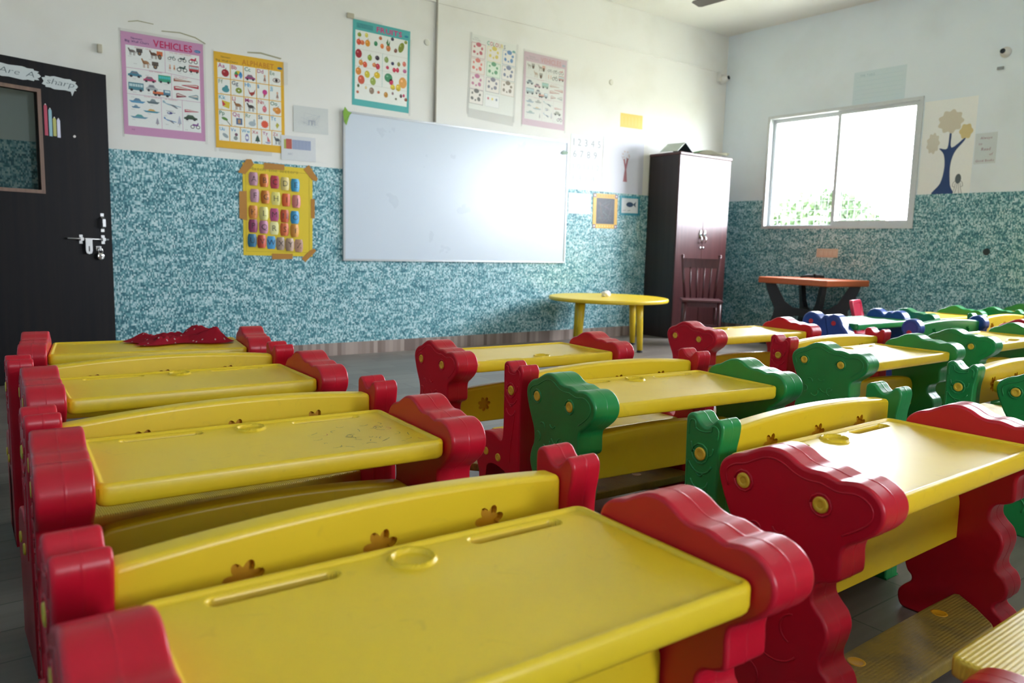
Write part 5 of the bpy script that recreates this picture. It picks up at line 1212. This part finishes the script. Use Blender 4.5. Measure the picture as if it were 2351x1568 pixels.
# window wall: sheets and fittings
def right_wall_sheets():
    w, h = .462, .858; s = Sheet(w, h, hexc('#f0f3f2')); NV = hexc('#27457c'); rnd = random.Random(2)
    trunk = spline([(.13, .0), (.20, .10), (.225, .24), (.21, .36), (.165, .42), (.235, .415), (.245, .55), (.262, .55), (.272, .42), (.38, .50), (.375, .47), (.30, .37), (.275, .24), (.29, .08), (.315, .0)], 4)
    s.poly(trunk, NV, 2)
    def crown(cx, cy, rx, ry, c, n=9):
        s.poly([(cx+rx*(1+.10*math.cos(a*n/(2*math.pi)*6.283))*math.cos(a), cy+ry*(1+.10*math.cos(n*a))*math.sin(a)) for a in [2*math.pi*k/72 for k in range(72)]], c, 2.5)
    crown(.245, .655, .105, .10, hexc('#d3cdbb')); crown(.105, .47, .055, .09, hexc('#d5d2c6')); crown(.385, .555, .055, .065, hexc('#d6c48e'), 6)
    HA, LN = hexc('#5f6a70'), hexc('#545a64')                     # a girl seen from behind
    s.ell(.355, .135, .026, .045, HA, 3)
    for pts in ([(.335, .12), (.315, .10), (.31, .07), (.33, .06)], [(.375, .12), (.395, .10), (.40, .07), (.38, .06)], [(.335, .095), (.33, .05), (.315, .005)], [(.35, .09), (.347, .05), (.335, .005)], [(.362, .09), (.366, .05), (.372, .005)], [(.376, .095), (.383, .05), (.396, .005)]): s.line(pts, .003, LN, 3)
    s.done('wall_drawing', on_right(3.585, 1.521, 0), 'white sheet with a navy blue tree and a small girl, right of the window', 'artwork')
    w, h = .178, .268; s = Sheet(w, h, hexc('#d3dcdf')); R_ = hexc('#8f4a70')
    for tx, x, y, z in (('Always', .04, .215, .022), ('to', .03, .165, .022), ('Read', .055, .115, .026), ('of', .125, .07, .022), ('Good Books', .015, .018, .020)): s.text(tx, x, y, z, R_, 2, -.004, shear=.12)
    s.done('sign_card', on_right(3.113, 1.776, .01), 'small white card with handwritten words right of the tree sheet', 'sign')
    w, h = .525, .315; s = Sheet(w, h, hexc('#d2e3ea'))
    for k in range(6): s.line([(.03, .05+k*.042), (w-.03, .05+k*.042)], .0015, hexc('#b4d0dc'), 2)
    s.text('TIME TABLE', .06, .265, .02, hexc('#aac6d2'), 2)
    s.done('paper_sheet', on_right(4.312, 2.442, 0), 'faint pale blue sheet above the near half of the window', 'paper')
    bm = bev_box(-.010, 0, -.12, .12, -.045, .045, .003, 2); o = link('switch_board', tomesh(bm, 'switch_board'), mat('beige_plastic', (.62, .50, .40), .45)); o.location = (RW-.0032, 4.455, .955)
    tag(o, 'beige switch plate on the teal wall under the window', 'switch')
    bm = bmesh.new()
    for k in range(4):
        add_box(bm, -.014, -.010, -.10+k*.05, -.07+k*.05, -.022, .022)
    link('switch', tomesh(bm, 'switch'), mat('beige_switch', (.66, .56, .46), .4), o)
    bm = bmesh.new(); add_lathe(bm, [(.001, 0), (.030, 0), (.028, .004), (.001, .002)], 20, Matrix.Rotation(-math.pi/2, 4, 'Y')); o = link('pipe_hole', tomesh(bm, 'pipe_hole'), mat('hole_dark', (.03, .05, .05), .7)); o.location = (RW-.0032, 2.931, 1.001)
    tag(o, 'round dark cable hole in the teal wall at the right', 'hole')
right_wall_sheets()

def fittings():
    t = thing('security_camera', 'small white dome camera on the front wall near the room corner', 'camera', (7.39, DF-.012, 2.915))
    bm = bmesh.new(); add_lathe(bm, [(.05, 0), (.055, .012), (.048, .03), (.002, .032)], 20, Matrix.Rotation(math.pi/2, 4, 'X')); add_box(bm, -.075, -.045, -.03, .008, -.03, .075); link('mount', tomesh(bm, 'mount'), WHITEP, t)
    bm = bmesh.new(); add_lathe(bm, [(.001, -.035), (.035, -.032), (.04, .0), (.030, .045), (.02, .05)], 18, Matrix.Translation((0, -.05, -.0)) @ Matrix.Rotation(math.radians(80), 4, 'X')); link('housing', tomesh(bm, 'housing'), WHITEP, t)
    bm = bmesh.new(); add_lathe(bm, [(.023, .046), (.023, .053), (.012, .057), (.001, .058)], 18, Matrix.Translation((0, -.05, -.0)) @ Matrix.Rotation(math.radians(80), 4, 'X')); link('lens', tomesh(bm, 'lens'), DARKLENS, t)
    t = thing('lamp_holder', 'round white lamp holder high on the window wall at the right', 'lamp holder', (RW-.001, 2.938, 2.714))
    bm = bmesh.new(); add_lathe(bm, [(.045, 0), (.045, .012), (.032, .02), (.028, .05), (.012, .052)], 18, Matrix.Rotation(-math.pi/2, 4, 'Y')); link('base', tomesh(bm, 'base'), WHITEP, t)
    bm = bmesh.new(); add_lathe(bm, [(.022, .050), (.020, .058), (.002, .058)], 14, Matrix.Translation((0, .008, .004)) @ Matrix.Rotation(-math.pi/2, 4, 'Y')); link('socket', tomesh(bm, 'socket'), DARKLENS, t)
    bm = bmesh.new(); add_box(bm, -.016, 0, -.025, .025, -.012, .012); o = link('cable_clip', tomesh(bm, 'cable_clip'), mat('grey_clip', (.3, .33, .35), .5)); o.location = (RW-.001, 2.967, 2.585); tag(o, 'small grey clip under the round lamp holder', 'clip')
    bm = bmesh.new(); add_tube(bm, [(0, 0, 1.995), (.012, 0, 3.40)], .011, 10); o = link('conduit_pipe', tomesh(bm, 'conduit_pipe'), mat('conduit', (.45, .43, .37), .5)); o.location = (3.543, DF-.0125, 0)
    tag(o, 'thin vertical conduit running from the whiteboard to the ceiling', 'pipe')
    for x, z, sx, sz, lab, nm in ((.950, 2.169, .016, .028, 'little beige conduit end between door and pink chart', 'wall_plug'), (2.749, 2.725, .030, .020, 'shiny tape lump on the upper left FRUITS chart corner', 'tape_lump')):
        bm = bev_box(-sx, sx, -.022, 0, -sz, sz, .006, 2); o = link(nm, tomesh(bm, nm), mat('beige_plug', (.50, .47, .36), .35)); o.location = (x, DF-.001, z); tag(o, lab, 'plug' if nm == 'wall_plug' else 'tape')
    for x, z, r, lab in ((3.46, 2.648, .028, 'round blank cover plate right of the FRUITS chart'), (5.644, 2.634, .028, 'round blank cover plate right of the faded VEHICLES chart')):
        bm = bmesh.new(); add_lathe(bm, [(r, 0), (r, .004), (r*.8, .007), (.001, .007)], 20, Matrix.Rotation(math.pi/2, 4, 'X')); o = link('cover_plate', tomesh(bm, 'cover_plate'), mat('cover_plate_paint', (.70, .70, .62), .5)); o.location = (x, DF-.001, z); tag(o, lab, 'cover plate')
    # ceiling fan, only one blade tip reaches into the picture
    t = thing('ceiling_fan', 'brown grey ceiling fan with one blade tip showing at the top edge', 'fan', (5.53, 4.12, ZC), math.radians(94))
    bm = bmesh.new(); add_tube(bm, [(0, 0, 0), (0, 0, -.26)], .012, 10); add_lathe(bm, [(.02, -.002), (.05, -.002), (.055, -.04), (.02, -.07)], 18); link('rod', tomesh(bm, 'rod'), mat('fan_paint', (.10, .09, .075), .4), t)
    bm = bmesh.new(); add_lathe(bm, [(.02, -.24), (.09, -.26), (.11, -.30), (.10, -.34), (.03, -.36)], 24); link('motor', tomesh(bm, 'motor'), mat('fan_paint', (.10, .09, .075), .4), t)
    for k in range(3):
        M = Matrix.Rotation(k*2*math.pi/3, 4, 'Z'); bm = bmesh.new(); o = [(.10, -.03), (.25, -.055), (.56, -.065), (.585, -.05), (.585, .05), (.56, .065), (.25, .055), (.10, .03)]
        A = [bm.verts.new(M @ Vector((x, y, -.31+y*.14))) for x, y in o]; B = [bm.verts.new(M @ Vector((x, y, -.316+y*.14))) for x, y in o]
        bm.faces.new(A); bm.faces.new(B)
        for q in range(8): bm.faces.new((A[q], A[(q+1) % 8], B[(q+1) % 8], B[q]))
        link('blade', tomesh(bm, 'blade'), mat('fan_paint', (.10, .09, .075), .4), t)
fittings()
def door_papers():
    y = -.0185
    def M(x, z): return DOOR_M @ Matrix.Translation((x, y, z)) @ Matrix.Rotation(math.pi/2, 4, 'X')
    def blob(w, h, n, seed, tail=False):
        rnd = random.Random(seed); pts = []
        for k in range(n*4):
            a = 2*math.pi*k/(n*4); e = 1+.07*math.cos(a*n)
            x = w/2+w/2*math.copysign(abs(math.cos(a))**.6, math.cos(a))*e; z = h/2+h/2*math.copysign(abs(math.sin(a))**.6, math.sin(a))*e
            if tail and abs(a-math.radians(305)) < .12: z -= .03
            pts.append((x, z))
        return pts
    IK = hexc('#4a565c'); P = hexc('#b9c2c2')
    s = Sheet(.23, .085, P, .001, blob(.27, .075, 13, 1)); s.text('Are A', .04, .022, .034, IK, 2, -.012, width=.20, shear=.25); s.done('paper_cutout', M(.545, 1.862), 'scalloped white cutout reading Are A above the door glass', 'cutout')
    s = Sheet(.2, .085, P, .001, blob(.205, .075, 11, 2, True)); s.text('sharp', .02, .026, .036, IK, 2, -.012, width=.165, shear=.25); s.done('paper_cutout', M(.832, 1.838), 'white cloud cutout reading sharp on the brown door', 'cutout')
    for k, (x, z, h, c, lab) in enumerate(((.832, 1.545, .195, '#a8344c', 'red'), (.858, 1.543, .175, '#82aab4', 'pale blue'), (.882, 1.547, .120, '#a8a858', 'olive yellow'), (.906, 1.541, .122, '#c4c6d8', 'white'))):
        s = Sheet(.02, h, hexc(c), .001, [(0, 0), (.019, 0), (.019, h-.016), (.0095, h), (0, h-.016)]); s.poly([(.004, h-.008), (.015, h-.008), (.0095, h)], hexc('#d0ccc4'), 2)
        s.done('paper_pencil', M(x, z), '%s paper pencil stuck on the brown door beside its glass' % lab, 'cutout', 'paper pencils on the door')
    s = Sheet(.02, .02, hexc('#d0ccc8'), .001, [(0, .008), (.006, 0), (.016, .002), (.019, .012), (.010, .018)]); s.done('paper_scrap', M(1.00, 1.552), 'tiny white torn scrap on the brown door', 'scrap')
door_papers()
def wall_marks():
    # grey-brown lines of old tape glue left on the plaster
    C = hexc('#a3a184')
    for x, z, pts, lab in ((1.13, 2.345, [(0, .03), (.06, .045), (.16, .042), (.16, .047), (.06, .052), (0, .036)], 'old brown tape glue line above the left half of the pink VEHICLES chart'),
                           (1.34, 2.315, [(0, .035), (.12, .045), (.22, .03), (.29, .0), (.295, .006), (.225, .038), (.12, .053), (0, .042)], 'curved old tape glue line above the right half of the pink VEHICLES chart'),
                           (1.93, 2.285, [(0, .02), (.10, .03), (.25, .015), (.26, .025), (.10, .042), (0, .03)], 'old tape glue line above the right half of the ALPHABET chart')):
        s = Sheet(.3, .05, C, .0004, pts); s.done('tape_residue', on_front(x, z), lab, 'tape residue')
wall_marks()
# loose scrap on the floor between the desk rows
bm = bmesh.new(); bmesh.ops.create_icosphere(bm, subdivisions=2, radius=.012)
for v in bm.verts: v.co *= 1+.4*noise.noise(v.co*120); v.co.z *= .5
o = link('paper_scrap', tomesh(bm, 'paper_scrap'), mat('white_paper', (0.78, 0.77, 0.75), 0.8)); o.location = (1.95, 4.85, .006); tag(o, 'tiny white paper scrap on the floor below the whiteboard', 'scrap')
bpy.data.objects.remove(_fo)
